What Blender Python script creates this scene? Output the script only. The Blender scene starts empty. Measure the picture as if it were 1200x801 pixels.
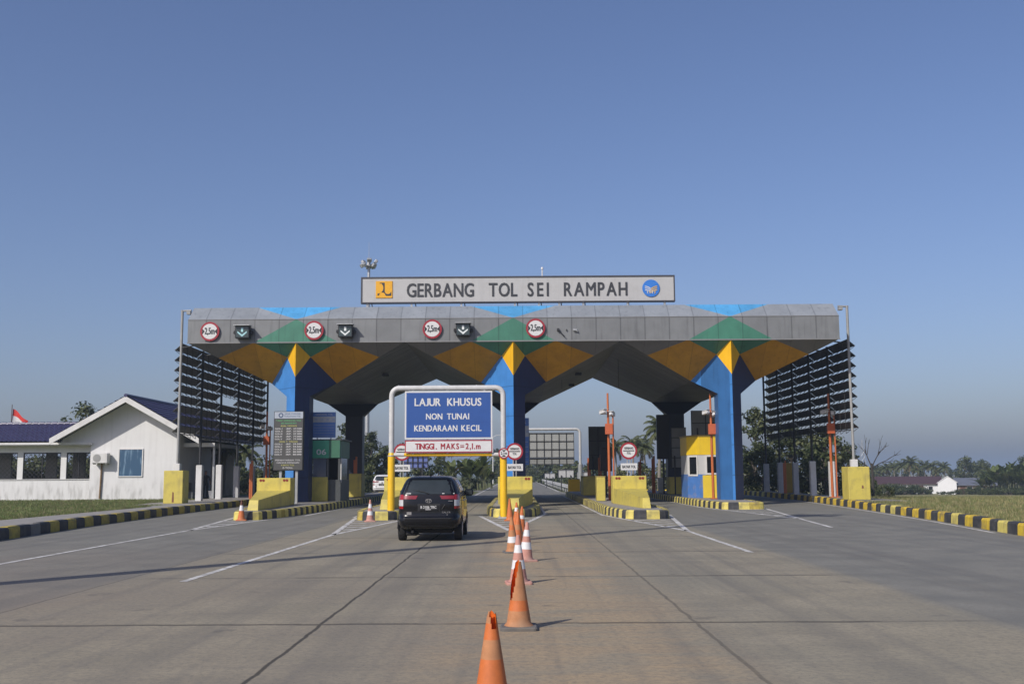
import bpy, math, random
from math import sin, cos, pi, radians, sqrt, atan, tan
from mathutils import Vector, Matrix
random.seed(11)
scene = bpy.context.scene
COL = scene.collection
# ------------------------------------------------------------------ world, sun, camera
SUNDIR = Vector((-0.62, -0.785, 0)).normalized()
ELEV = radians(37)
to_sun = Vector((SUNDIR.x*cos(ELEV), SUNDIR.y*cos(ELEV), sin(ELEV)))
world = bpy.data.worlds.new("World"); scene.world = world; world.use_nodes = True
wn = world.node_tree.nodes; wl = world.node_tree.links
sky = wn.new('ShaderNodeTexSky'); sky.sky_type = 'NISHITA'; sky.sun_disc = False
sky.sun_elevation = ELEV; sky.sun_rotation = math.atan2(to_sun.x, to_sun.y)
sky.air_density = 1.0; sky.dust_density = 1.9; sky.ozone_density = 5.0; sky.altitude = 0
bg = wn['Background']; bg.inputs['Strength'].default_value = 0.132
tint = wn.new('ShaderNodeMix'); tint.data_type = 'RGBA'; tint.blend_type = 'MULTIPLY'; tint.inputs[0].default_value = 1; tint.inputs[7].default_value = (1.07, .97, 1.06, 1)
wl.new(sky.outputs[0], tint.inputs[6]); wl.new(tint.outputs[2], bg.inputs['Color'])
sl = bpy.data.lights.new('sun', 'SUN'); sl.energy = 4.8; sl.angle = radians(0.5); sl.color = (1, .945, .86)
so = bpy.data.objects.new('sun', sl); COL.objects.link(so)
so.rotation_euler = to_sun.to_track_quat('Z', 'Y').to_euler()
cam = bpy.data.cameras.new('camera'); co = bpy.data.objects.new('camera', cam); COL.objects.link(co)
cam.lens = 37.5; cam.sensor_width = 36; cam.clip_end = 9000; cam.clip_start = .1
co.matrix_world = Matrix.Translation((0, 0, 1.7)) @ (Matrix.Rotation(radians(.27), 4, 'Z') @
    Matrix.Rotation(pi/2 + atan(154.5/1250), 4, 'X') @ Matrix.Rotation(radians(-.35), 4, 'Z'))
scene.camera = co
vs = scene.view_settings; vs.view_transform = 'Standard'; vs.look = 'None'; vs.gamma = 1; vs.exposure = -0.29
vs.use_curve_mapping = False
scene.render.engine = 'CYCLES'

# ------------------------------------------------------------------ materials
MATS = {}
def M(name, col, rough=.7, var=.12, scale=2.0, metal=0., bump=0., streak=0., streak_col=(.12,.11,.09), spec=.5, coat=0., dirt=0., dirt_h=.5, dirt_col=(.16,.13,.09), emit=None):
    if name in MATS: return MATS[name]
    m = bpy.data.materials.new(name); m.use_nodes = True; MATS[name] = m
    n = m.node_tree.nodes; l = m.node_tree.links; b = n['Principled BSDF']
    b.inputs['Roughness'].default_value = rough; b.inputs['Metallic'].default_value = metal
    b.inputs['Specular IOR Level'].default_value = spec; b.inputs['Coat Weight'].default_value = coat
    tc = n.new('ShaderNodeTexCoord'); tx = n.new('ShaderNodeTexNoise'); tx.inputs['Scale'].default_value = scale; tx.inputs['Detail'].default_value = 6; tx.inputs['Roughness'].default_value = .65
    l.new(tc.outputs['Object'], tx.inputs['Vector'])
    r = n.new('ShaderNodeMapRange'); r.inputs[1].default_value = .3; r.inputs[2].default_value = .7
    l.new(tx.outputs['Fac'], r.inputs[0])
    mx = n.new('ShaderNodeMix'); mx.data_type = 'RGBA'
    mx.inputs[6].default_value = (*[c*(1-var) for c in col], 1); mx.inputs[7].default_value = (*[min(1, c*(1+var)) for c in col], 1)
    l.new(r.outputs[0], mx.inputs[0]); cur = mx.outputs[2]
    if streak:
        mp = n.new('ShaderNodeMapping'); mp.inputs['Scale'].default_value = (5, 5, .35); l.new(tc.outputs['Object'], mp.inputs[0])
        t2 = n.new('ShaderNodeTexNoise'); t2.inputs['Scale'].default_value = 1.0; t2.inputs['Detail'].default_value = 5; l.new(mp.outputs[0], t2.inputs['Vector'])
        r2 = n.new('ShaderNodeMapRange'); r2.inputs[1].default_value = .5; r2.inputs[2].default_value = .8; r2.inputs[4].default_value = streak
        l.new(t2.outputs['Fac'], r2.inputs[0])
        m2 = n.new('ShaderNodeMix'); m2.data_type = 'RGBA'; m2.inputs[7].default_value = (*streak_col, 1)
        l.new(cur, m2.inputs[6]); l.new(r2.outputs[0], m2.inputs[0]); cur = m2.outputs[2]
    if dirt:
        t3 = n.new('ShaderNodeTexNoise'); t3.inputs['Scale'].default_value = 2.2; t3.inputs['Detail'].default_value = 8; l.new(tc.outputs['Object'], t3.inputs['Vector'])
        r4 = n.new('ShaderNodeMapRange'); r4.inputs[1].default_value = .5; r4.inputs[2].default_value = .72; r4.inputs[4].default_value = dirt; l.new(t3.outputs['Fac'], r4.inputs[0])
        m3 = n.new('ShaderNodeMix'); m3.data_type = 'RGBA'; m3.inputs[7].default_value = (*dirt_col, 1)
        l.new(cur, m3.inputs[6]); l.new(r4.outputs[0], m3.inputs[0]); cur = m3.outputs[2]
    l.new(cur, b.inputs['Base Color'])
    if bump:
        bp = n.new('ShaderNodeBump'); bp.inputs['Strength'].default_value = bump; bp.inputs['Distance'].default_value = .02
        t4 = n.new('ShaderNodeTexNoise'); t4.inputs['Scale'].default_value = scale*12; t4.inputs['Detail'].default_value = 4; l.new(tc.outputs['Object'], t4.inputs['Vector'])
        l.new(t4.outputs['Fac'], bp.inputs['Height']); l.new(bp.outputs[0], b.inputs['Normal'])
    return m
def node_math(n, l, op, a, b=None, c=None):
    x = n.new('ShaderNodeMath'); x.operation = op
    for i, v in enumerate((a, b, c)):
        if v is None: continue
        if isinstance(v, (int, float)): x.inputs[i].default_value = v
        else: l.new(v, x.inputs[i])
    return x.outputs[0]
def node_mix(n, l, fac, a, b):
    x = n.new('ShaderNodeMix'); x.data_type = 'RGBA'
    for i, v in ((0, fac), (6, a), (7, b)):
        if isinstance(v, tuple): x.inputs[i].default_value = (*v, 1)
        elif isinstance(v, (int, float)): x.inputs[i].default_value = v
        else: l.new(v, x.inputs[i])
    return x.outputs[2]
def node_range(n, l, v, a, b, c=0., d=1.):
    x = n.new('ShaderNodeMapRange'); x.interpolation_type = 'SMOOTHSTEP'
    for i, q in ((1, a), (2, b), (3, c), (4, d)): x.inputs[i].default_value = q
    l.new(v, x.inputs[0]); return x.outputs[0]
def node_noise(n, l, vec, scale, detail=5, mapscale=None, loc=None):
    if mapscale:
        mp = n.new('ShaderNodeMapping'); mp.inputs['Scale'].default_value = mapscale
        if loc: mp.inputs['Location'].default_value = loc
        l.new(vec, mp.inputs[0]); vec = mp.outputs[0]
    t = n.new('ShaderNodeTexNoise'); t.inputs['Scale'].default_value = scale; t.inputs['Detail'].default_value = detail
    l.new(vec, t.inputs['Vector']); return t.outputs['Fac']

def panel_mat(name, col, pitch, off, seam=.35, var=.06, rough=.5, axis='X', width=.03, streak=.25, metal=0., horiz=None):
    """painted sheet panels: dark joints every `pitch` metres, each panel a slightly different tone, rain streaks"""
    m = bpy.data.materials.new(name); m.use_nodes = True; MATS[name] = m
    n = m.node_tree.nodes; l = m.node_tree.links; b = n['Principled BSDF']; b.inputs['Roughness'].default_value = rough; b.inputs['Metallic'].default_value = metal
    tc = n.new('ShaderNodeTexCoord'); sp = n.new('ShaderNodeSeparateXYZ'); l.new(tc.outputs['Object'], sp.inputs[0])
    q = node_math(n, l, 'DIVIDE', node_math(n, l, 'ADD', sp.outputs[axis], off), pitch)
    fr = node_math(n, l, 'FRACT', q); fl = node_math(n, l, 'FLOOR', q)
    wn_ = n.new('ShaderNodeTexWhiteNoise'); wn_.noise_dimensions = '1D'; l.new(fl, wn_.inputs['W'])
    tone = node_range(n, l, wn_.outputs['Value'], 0, 1, 1-var, 1+var)
    nz = node_noise(n, l, tc.outputs['Object'], 1.6, 6); tone2 = node_range(n, l, nz, .3, .7, 1-var, 1+var)
    t = node_math(n, l, 'MULTIPLY', tone, tone2)
    st = node_range(n, l, node_noise(n, l, tc.outputs['Object'], 1.0, 5, (6, 6, .5)), .5, .85, 1, 1-streak)
    t = node_math(n, l, 'MULTIPLY', t, st)
    sm = node_math(n, l, 'LESS_THAN', fr, width)
    if horiz:
        sm = node_math(n, l, 'MAXIMUM', sm, node_math(n, l, 'LESS_THAN', node_math(n, l, 'FRACT', node_math(n, l, 'DIVIDE', sp.outputs['Z'], horiz)), .028))
    t = node_math(n, l, 'MULTIPLY', t, node_math(n, l, 'SUBTRACT', 1, node_math(n, l, 'MULTIPLY', sm, seam)))
    vm = n.new('ShaderNodeVectorMath'); vm.operation = 'SCALE'; vm.inputs[0].default_value = col; l.new(t, vm.inputs['Scale'])
    l.new(vm.outputs[0], b.inputs['Base Color'])
    return m

# ------------------------------------------------------------------ mesh builder
_txt = {}
def text_geo(body, offset=0.):
    k = (body, offset)
    if k in _txt: return _txt[k]
    cu = bpy.data.curves.new('t', 'FONT'); cu.body = body; cu.resolution_u = 3; cu.extrude = .02; cu.offset = offset
    o = bpy.data.objects.new('t', cu); COL.objects.link(o)
    bpy.context.view_layer.update()
    me = bpy.data.meshes.new_from_object(o.evaluated_get(bpy.context.evaluated_depsgraph_get()))
    v = [tuple(x.co) for x in me.vertices]; f = [tuple(p.vertices) for p in me.polygons]
    bpy.data.objects.remove(o); bpy.data.curves.remove(cu); bpy.data.meshes.remove(me)
    xs = [a[0] for a in v]; ys = [a[1] for a in v]
    _txt[k] = (v, f, min(xs), max(xs), min(ys), max(ys)); return _txt[k]

class MB:
    def __init__(s): s.v = []; s.f = []; s.m = []
    def add(s, vs_, fs, m=0):
        o = len(s.v); s.v += [tuple(a) for a in vs_]
        for i, f in enumerate(fs): s.f.append(tuple(j+o for j in f)); s.m.append(m[i] if isinstance(m, list) else m)
        return s
    def poly(s, pts, m=0): return s.add(pts, [tuple(range(len(pts)))], m)
    def box(s, x0, x1, y0, y1, z0, z1, m=0, c=0.):
        if c <= 0:
            vv = [(x0,y0,z0),(x1,y0,z0),(x1,y1,z0),(x0,y1,z0),(x0,y0,z1),(x1,y0,z1),(x1,y1,z1),(x0,y1,z1)]
            return s.add(vv, [(0,3,2,1),(4,5,6,7),(0,1,5,4),(1,2,6,5),(2,3,7,6),(3,0,4,7)], m)
        xs=(x0,x1); ys=(y0,y1); zs=(z0,z1); vv=[]; idx={}
        for i in (0,1):
            for j in (0,1):
                for k in (0,1):
                    p=(xs[i],ys[j],zs[k]); d=(1-2*i,1-2*j,1-2*k)
                    for a in range(3):
                        q=[p[t]+(d[t]*c if t!=a else 0) for t in range(3)]; idx[(i,j,k,a)]=len(vv); vv.append(tuple(q))
        F=[]
        for a in range(3):
            o=[t for t in range(3) if t!=a]
            for e in (0,1):
                def K(u,w):
                    t=[0,0,0]; t[a]=e; t[o[0]]=u; t[o[1]]=w; return idx[(*t,a)]
                F.append((K(0,0),K(1,0),K(1,1),K(0,1)))
        for a in range(3):
            o=[t for t in range(3) if t!=a]
            for u in (0,1):
                for w in (0,1):
                    def K2(e,ax):
                        t=[0,0,0]; t[a]=e; t[o[0]]=u; t[o[1]]=w; return idx[(*t,ax)]
                    F.append((K2(0,o[0]),K2(1,o[0]),K2(1,o[1]),K2(0,o[1])))
        for i in (0,1):
            for j in (0,1):
                for k in (0,1): F.append((idx[(i,j,k,0)],idx[(i,j,k,1)],idx[(i,j,k,2)]))
        return s.add(vv,F,m)
    def tube(s, pts, r, n=10, m=0, caps=True):
        pts = [Vector(p) for p in pts]; R = r if isinstance(r, (list, tuple)) else [r]*len(pts)
        rings = []; up = None
        for i, p in enumerate(pts):
            d = (pts[min(i+1, len(pts)-1)] - pts[max(i-1, 0)]).normalized()
            if up is None: up = Vector((0,0,1)) if abs(d.z) < .9 else Vector((1,0,0))
            a = d.cross(up).normalized(); b_ = a.cross(d).normalized(); up = b_
            rings.append([p + (a*cos(2*pi*k/n) + b_*sin(2*pi*k/n))*R[i] for k in range(n)])
        vv = [q for rr in rings for q in rr]; F = []
        for i in range(len(rings)-1):
            for k in range(n): F.append((i*n+k, i*n+(k+1) % n, (i+1)*n+(k+1) % n, (i+1)*n+k))
        if caps: F += [tuple(range(n))[::-1], tuple((len(rings)-1)*n+k for k in range(n))]
        return s.add(vv, F, m)
    def disc(s, c, r, th, n=32, m=0, axis='Y'):
        c = Vector(c); d = {'Y': Vector((0, th, 0)), 'X': Vector((th, 0, 0)), 'Z': Vector((0, 0, th))}[axis]
        return s.tube([c, c+d], r, n, m)
    def ring(s, c, r0, r1, th, n=36, m=0):          # flat ring facing -Y
        vv = []; F = []
        for k in range(n):
            a = 2*pi*k/n
            for r in (r0, r1):
                for y in (0, th): vv.append((c[0]+r*cos(a), c[1]+y, c[2]+r*sin(a)))
        for k in range(n):
            p = 4*k; q = 4*((k+1) % n)
            F += [(p, p+2, q+2, q), (p+2, p+3, q+3, q+2), (p+1, q+1, q+3, p+3), (p, q, q+1, p+1)]
        return s.add(vv, F, m)
    def plate(s, outline, y, th, m=0):               # outline in X,Z ; front at y
        n = len(outline)
        vv = [(a, y, b) for a, b in outline] + [(a, y+th, b) for a, b in outline]
        return s.add(vv, [tuple(range(n)), tuple(range(n, 2*n))[::-1]] + [(i, i+n, (i+1) % n+n, (i+1) % n) for i in range(n)], m)
    def text(s, body, x, z, h, y, m=0, w=None, align='L', off=0., th=.006):
        """x left (or centre / right), z baseline, h cap height, faces -Y; off = stroke thickening as a share of h"""
        v, f, a0, a1, b0, b1 = text_geo(body)
        cap = text_geo('H'); sc = h/cap[5]; sx = sc if w is None else w/(a1-a0)
        ww = (a1-a0)*sx; x0 = x if align == 'L' else (x-ww/2 if align == 'C' else x-ww)
        d = off*h; sh = ((0,0),) if not off else ((-d,-d*.6),(d,-d*.6),(-d,d*.6),(d,d*.6))
        zf = cap[5]/(b1-b0) if body == 'J' else 1.; zo = -b0*zf if body == 'J' else 0.
        for i, (dx, dz) in enumerate(sh):
            s.add([(x0+dx+(p[0]-a0)*sx, y-.0012*i-(p[2]+.02)/.04*th, z+dz+(p[1]*zf+zo)*sc) for p in v], f, m)
        return s
    def word(s, wd, x0, x1, z, h, y, m=0, off=.0, lw=.86, th=.006):
        """letters set one by one between x0 and x1"""
        gs = [text_geo(ch) for ch in wd]; sc = h/text_geo('H')[5]*lw; tot = sum(g[3]-g[2] for g in gs)*sc
        gap = (x1-x0-tot)/max(1, len(wd)-1); x = x0
        for ch, g in zip(wd, gs):
            lwid = (g[3]-g[2])*sc; s.text(ch, x, z, h, y, m, w=lwid, off=off, th=th); x += lwid+gap
        return s
    def xf(s, fn): s.v = [tuple(fn(Vector(p))) for p in s.v]; return s
    def merge(s, o): return s.add(o.v, o.f, list(o.m))
    def build(s, name, mats, parent=None, origin=None, smooth=False, bevel=0.):
        me = bpy.data.meshes.new(name)
        if origin is not None: O = Vector(origin); vv = [tuple(Vector(p)-O) for p in s.v]
        else: vv = s.v
        me.from_pydata(vv, [], s.f)
        if not isinstance(mats, (list, tuple)): mats = [mats]
        for m in mats: me.materials.append(m)
        me.polygons.foreach_set('material_index', s.m)
        import bmesh
        bm = bmesh.new(); bm.from_mesh(me)
        if len(bm.faces) < 4000: bmesh.ops.recalc_face_normals(bm, faces=bm.faces)
        if bevel: bmesh.ops.bevel(bm, geom=bm.edges[:], offset=bevel, segments=1, affect='EDGES')
        bm.to_mesh(me); bm.free()
        if smooth:
            me.polygons.foreach_set('use_smooth', [True]*len(me.polygons))
            try: me.set_sharp_from_angle(angle=radians(40))
            except Exception: pass
        me.update()
        o = bpy.data.objects.new(name, me); COL.objects.link(o)
        if parent is not None: o.parent = parent
        elif origin is not None: o.location = origin
        return o
def tag(o, label, cat, group=None, kind=None):
    if label: o['label'] = label
    if cat: o['category'] = cat
    if group: o['group'] = group
    if kind: o['kind'] = kind
    return o
def thing(name, label, cat, loc=(0,0,0), rotz=0, group=None, scale=1.):
    o = bpy.data.objects.new(name, None); COL.objects.link(o); o.empty_display_size = .2
    o.location = loc; o.rotation_euler = (0, 0, rotz); o.scale = (scale,)*3
    return tag(o, label, cat, group)
def copy_tree(o, parent=None):
    c = o.copy(); COL.objects.link(c); c.parent = parent
    for ch in list(o.children): copy_tree(ch, c)
    return c
def dup(o, loc, label, rotz=None, scale=None, group=None):
    c = copy_tree(o); c.location = loc; c['label'] = label
    if rotz is not None: c.rotation_euler = (0, 0, rotz)
    if scale is not None: c.scale = scale if isinstance(scale, tuple) else (scale,)*3
    if group: c['group'] = group
    return c
def lerp(a, b, t): return tuple(a[i]+(b[i]-a[i])*t for i in range(len(a)))
def interp(tab, y):
    if y <= tab[0][0]: return tab[0][1]
    for (a, b), (c, d) in zip(tab, tab[1:]):
        if y <= c: return b+(d-b)*(y-a)/(c-a)
    return tab[-1][1]

# ------------------------------------------------------------------ palette
yel = M('yellow_paint', (.55, .455, .09), .55, .1, 1.5, streak=.34, streak_col=(.25,.2,.08), dirt=.38)
deepyel = M('deep_yellow_paint', (.78, .47, .01), .4, .06, 3, streak=.12)
kyel = M('kerb_yellow', (.60, .42, .03), .75, .22, 5, streak=.25, dirt=.85, dirt_col=(.13,.115,.09))
kyel_worn = M('worn_kerb_yellow', (.40, .31, .06), .85, .25, 6, dirt=.6, dirt_col=(.09,.085,.075))
kyel_pale = M('pale_kerb_yellow', (.62, .52, .13), .75, .18, 5, dirt=.55, dirt_col=(.13,.115,.09))
kblk = M('kerb_black', (.035, .036, .04), .75, .3, 5, dirt=.6, dirt_col=(.12,.115,.1))
conc = M('concrete', (.27, .255, .23), .85, .16, 2.5, bump=.25, dirt=.35, dirt_col=(.15,.14,.12))
conc_d = M('weathered_concrete', (.2, .19, .17), .9, .2, 2.5, bump=.25, dirt=.5)
white = M('white_paint', (.62, .615, .60), .6, .04, 2, streak=.12, dirt=.15)
wallw = M('wall_white', (.62, .62, .615), .75, .03, 1.2, streak=.16, streak_col=(.3,.29,.27))
sold = M('white_plinth', (.55, .545, .53), .8, .08, 1.6, streak=.55, streak_col=(.22,.21,.2), dirt=.6, dirt_col=(.2,.19,.18))
black = M('black_metal', (.012, .012, .014), .5, .2, 4)
dsteel = M('dark_steel', (.025, .026, .028), .6, .2, 3)
galv = M('galvanised_steel', (.42, .43, .43), .45, .1, 4, metal=.5)
greyp = M('grey_pipe', (.52, .52, .51), .5, .08, 4, streak=.15)
orange = M('orange_paint', (.46, .12, .03), .5, .08, 3, streak=.1)
redp = M('sign_red', (.30, .015, .028), .45, .06, 4)
signw = M('sign_white', (.60, .60, .595), .5, .04, 4)
signk = M('sign_black', (.012, .012, .014), .5, .1, 4)
signb = M('sign_blue', (.028, .085, .29), .35, .06, 2)
glass = M('dark_glass', (.012, .014, .017), .08, .1, 2, spec=.7)
letterd = M('dark_lettering', (.035, .037, .042), .5, .1, 3)

# ================================================================== SETTING
EL = [(-40,-12.6),(10,-13.2),(29.2,-14.0),(36.7,-14.74),(47.5,-15.31),(61.6,-15.5),(91,-15.5),(102,-3.7),(3000,-3.7)]
ER = [(-40,11.2),(10,12.1),(28.4,13.24),(37.4,14.54),(51.7,16.04),(65.5,17.24),(84,17.5),(100,4.1),(3000,4.1)]
eL = lambda y: interp(EL, y)
eR = lambda y: interp(ER, y)
def sstep(a, b, x):
    t = max(0, min(1, (x-a)/(b-a))); return t*t*(3-2*t)
def hgt(side, d, y):
    base = .27 - .31*sstep(88, 103, y)
    if side > 0: return base - 3.0*min(1, max(0, sqrt(d*d*.3 + max(0, y-45)**2*.8*min(1, d/10))-4)/165)
    return base - 1.0*sstep(60, 260, sqrt(d*d + max(0, y-100)**2*min(1, d/20)))
def make_ground():
    ys = [-60,-30] + [-10+2*i for i in range(70)] + [132,140,150,165,180,200,220,240,265,300,350,420,520,700,1000,1600,2600,4500]
    ds = [.2,.5,1.5,3,5,8,12,17,24,32,42,55,70,90,115,150,200,300,500,900,1800,4000]
    V = []; F = []; rows = []
    for y in ys:
        r = []
        for d in reversed(ds): r.append((eL(y)-d, y, hgt(-1, d, y)))
        r += [(eL(y)-.1, y, -.1), (eR(y)+.1, y, -.1)]
        for d in ds: r.append((eR(y)+d, y, hgt(1, d, y)))
        rows.append(r)
    n = len(rows[0])
    V = [p for r in rows for p in r]
    for i in range(len(rows)-1):
        for k in range(n-1): F.append((i*n+k, i*n+k+1, (i+1)*n+k+1, (i+1)*n+k))
    m = bpy.data.materials.new('grass_ground'); m.use_nodes = True
    nn = m.node_tree.nodes; l = m.node_tree.links; b = nn['Principled BSDF']; b.inputs['Roughness'].default_value = .95; b.inputs['Specular IOR Level'].default_value = .1
    tc = nn.new('ShaderNodeTexCoord'); sp = nn.new('ShaderNodeSeparateXYZ'); l.new(tc.outputs['Object'], sp.inputs[0])
    a = node_noise(nn, l, tc.outputs['Object'], .35, 8); a2 = node_noise(nn, l, tc.outputs['Object'], 6, 8)
    lush = node_mix(nn, l, node_range(nn, l, a2, .3, .7), (.07,.085,.028), (.17,.18,.07))
    dry = node_mix(nn, l, node_range(nn, l, a2, .3, .7), (.2,.18,.085), (.32,.275,.14))
    dry = node_mix(nn, l, node_range(nn, l, node_noise(nn, l, tc.outputs['Object'], .12, 6, (1,3,1)), .42, .62), dry, (.18,.185,.08))
    side = node_range(nn, l, node_math(nn, l, 'ADD', sp.outputs['X'], node_math(nn, l, 'MULTIPLY', a, 8)), 2, 16)
    l.new(node_mix(nn, l, side, lush, dry), b.inputs['Base Color'])
    bp = nn.new('ShaderNodeBump'); bp.inputs['Strength'].default_value = .6; bp.inputs['Distance'].default_value = .05; l.new(a2, bp.inputs['Height']); l.new(bp.outputs[0], b.inputs['Normal'])
    mb = MB(); mb.v = V; mb.f = F; mb.m = [0]*len(F)
    tag(mb.build('ground', m), None, None, kind='structure')
make_ground()

def road_material():
    m = bpy.data.materials.new('road_concrete'); m.use_nodes = True
    n = m.node_tree.nodes; l = m.node_tree.links; b = n['Principled BSDF']; b.inputs['Specular IOR Level'].default_value = .25
    tc = n.new('ShaderNodeTexCoord'); O = tc.outputs['Object']; sp = n.new('ShaderNodeSeparateXYZ'); l.new(O, sp.inputs[0])
    X = sp.outputs['X']; Y = sp.outputs['Y']
    wob = node_math(n, l, 'MULTIPLY', node_math(n, l, 'SUBTRACT', node_noise(n, l, O, .5, 4), .5), .35)
    fine = node_noise(n, l, O, 13, 10); mid = node_noise(n, l, O, .9, 7); big = node_noise(n, l, O, .16, 5)
    strk = node_noise(n, l, O, 1, 6, (3.2, .07, 1)); strk2 = node_noise(n, l, O, 1, 6, (.9, .05, 1), (5, 3, 0)); cross = node_noise(n, l, O, 1, 6, (.35, 3.2, 1))
    slab = node_mix(n, l, node_range(n, l, mid, .3, .7), (.248,.22,.160), (.310,.274,.202))
    slab = node_mix(n, l, node_range(n, l, big, .38, .62), slab, (.25,.23,.175))
    outer = node_mix(n, l, node_range(n, l, mid, .3, .7), (.168,.164,.142), (.215,.21,.184))
    xw = node_math(n, l, 'ADD', X, wob)
    inn = node_math(n, l, 'MULTIPLY', node_range(n, l, xw, -6.75, -6.35), node_range(n, l, xw, 5.7, 5.2))
    inn = node_math(n, l, 'MULTIPLY', inn, node_range(n, l, Y, 90, 78))
    col = node_mix(n, l, inn, outer, slab)
    # sand spread along the cones, and reddish soil tint of the near left lane
    sx = node_math(n, l, 'MULTIPLY', node_range(n, l, xw, -1.5, -.2), node_range(n, l, xw, 2.5, 1.3))
    sx = node_math(n, l, 'MULTIPLY', sx, node_range(n, l, Y, 40, 24))
    sn = node_range(n, l, node_math(n, l, 'ADD', node_math(n, l, 'MULTIPLY', cross, .5), node_math(n, l, 'MULTIPLY', mid, .5)), .38, .58)
    col = node_mix(n, l, node_math(n, l, 'MULTIPLY', node_math(n, l, 'MULTIPLY', sx, node_math(n, l, 'ADD', .4, sn)), .8), col, (.35,.27,.172))
    lx = node_math(n, l, 'MULTIPLY', node_range(n, l, X, 1.5, -2.5), node_range(n, l, Y, 34, 10))
    col = node_mix(n, l, node_math(n, l, 'MULTIPLY', lx, node_math(n, l, 'MULTIPLY', node_range(n, l, big, .3, .7), .6)), col, (.25,.195,.145))
    # wheel tracks
    lane = node_math(n, l, 'ABSOLUTE', node_math(n, l, 'SUBTRACT', node_math(n, l, 'FRACT', node_math(n, l, 'DIVIDE', node_math(n, l, 'ADD', X, .1), 5.1)), .5))
    lm = node_math(n, l, 'MULTIPLY', lane, 5.1)
    wt = node_range(n, l, node_math(n, l, 'ABSOLUTE', node_math(n, l, 'SUBTRACT', lm, .78)), .42, .08)
    tr = node_math(n, l, 'MULTIPLY', node_math(n, l, 'MAXIMUM', wt, node_math(n, l, 'MULTIPLY', node_range(n, l, lm, .5, .0), .7)), node_range(n, l, strk2, .3, .7))
    col = node_mix(n, l, node_math(n, l, 'MULTIPLY', tr, .45), col, (.125,.12,.108))
    col = node_mix(n, l, node_math(n, l, 'MULTIPLY', node_range(n, l, strk, .48, .75), .38), col, (.12,.115,.11))
    col = node_mix(n, l, node_math(n, l, 'MULTIPLY', node_range(n, l, cross, .5, .72), .25), col, (.16,.145,.125))
    col = node_mix(n, l, node_math(n, l, 'MULTIPLY', node_range(n, l, fine, .4, .66), .38), col, (.16,.15,.128))
    col = node_mix(n, l, node_math(n, l, 'MULTIPLY', node_range(n, l, node_noise(n, l, O, 34, 4), .56, .7), .5), col, (.1,.095,.09))
    spot = node_range(n, l, node_noise(n, l, O, 1.1, 3, None), .66, .74)
    col = node_mix(n, l, node_math(n, l, 'MULTIPLY', spot, .45), col, (.09,.085,.08))
    # sawn joints
    jw = node_math(n, l, 'MULTIPLY', node_math(n, l, 'SUBTRACT', node_noise(n, l, O, 1.5, 5), .5), .09)
    jx = node_math(n, l, 'ABSOLUTE', node_math(n, l, 'SUBTRACT', node_math(n, l, 'ABSOLUTE', node_math(n, l, 'ADD', X, node_math(n, l, 'ADD', jw, .12))), 2.15))
    leftonly = node_math(n, l, 'ADD', .5, node_math(n, l, 'MULTIPLY', node_range(n, l, X, .1, -.1), .45))
    j1 = node_math(n, l, 'MULTIPLY', node_range(n, l, jx, .032, .012), leftonly)
    jx3 = node_math(n, l, 'ABSOLUTE', node_math(n, l, 'ADD', node_math(n, l, 'ADD', X, jw), 6.55)); j3 = node_math(n, l, 'MULTIPLY', node_range(n, l, jx3, .03, .01), .5)
    fy = node_math(n, l, 'FRACT', node_math(n, l, 'DIVIDE', node_math(n, l, 'ADD', node_math(n, l, 'ADD', Y, node_math(n, l, 'MULTIPLY', jw, 1.6)), -12.55+5.6*3-2.8), 5.6))
    jy = node_math(n, l, 'MULTIPLY', node_math(n, l, 'ABSOLUTE', node_math(n, l, 'SUBTRACT', fy, .5)), 5.6)
    j2 = node_math(n, l, 'MULTIPLY', node_math(n, l, 'MULTIPLY', node_range(n, l, jy, .085, .03), inn), node_range(n, l, mid, .36, .52, .15, .75))
    j = node_math(n, l, 'MAXIMUM', node_math(n, l, 'MAXIMUM', j1, j2), j3)
    j = node_math(n, l, 'MULTIPLY', j, node_range(n, l, Y, 70, 55))
    col = node_mix(n, l, node_math(n, l, 'MULTIPLY', j, .85), col, (.03,.028,.026))
    l.new(col, b.inputs['Base Color'])
    l.new(node_range(n, l, mid, .3, .7, .7, .92), b.inputs['Roughness'])
    bp = n.new('ShaderNodeBump'); bp.inputs['Strength'].default_value = .35; bp.inputs['Distance'].default_value = .02
    l.new(node_math(n, l, 'ADD', fine, node_math(n, l, 'MULTIPLY', node_math(n, l, 'MULTIPLY', cross, sx), 2.5)), bp.inputs['Height']); l.new(bp.outputs[0], b.inputs['Normal'])
    return m
def make_road():
    ys = [-40] + [-30+4*i for i in range(27)] + [80,84,88,92,94,96,100,120,160,250,500,1000,2400]
    mb = MB(); N = 8
    for a, c in zip(ys, ys[1:]):
        for k in range(N):
            q = lambda y, t: (eL(y)+(eR(y)-eL(y))*t, y, 0)
            mb.poly([q(a, k/N), q(a, (k+1)/N), q(c, (k+1)/N), q(c, k/N)])
    tag(mb.build('road', road_material()), None, None, kind='structure')
make_road()

vg = MB(); vg.add([(-8.2,84,.005),(-7.6,82.6,.06),(-4.4,82.6,.06),(-3.75,84,.005),(-3.75,103,.005),(-8.2,103,.005),(-7.4,85,.13),(-4.5,85,.13),(-4.5,103,.10),(-7.4,103,.10)], [(0,1,6),(1,2,7,6),(2,3,7),(3,4,8,7),(0,6,9,5),(6,7,8,9)])
tag(vg.build('grass_verge', bpy.data.materials['grass_ground']), None, None, kind='structure')
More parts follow.
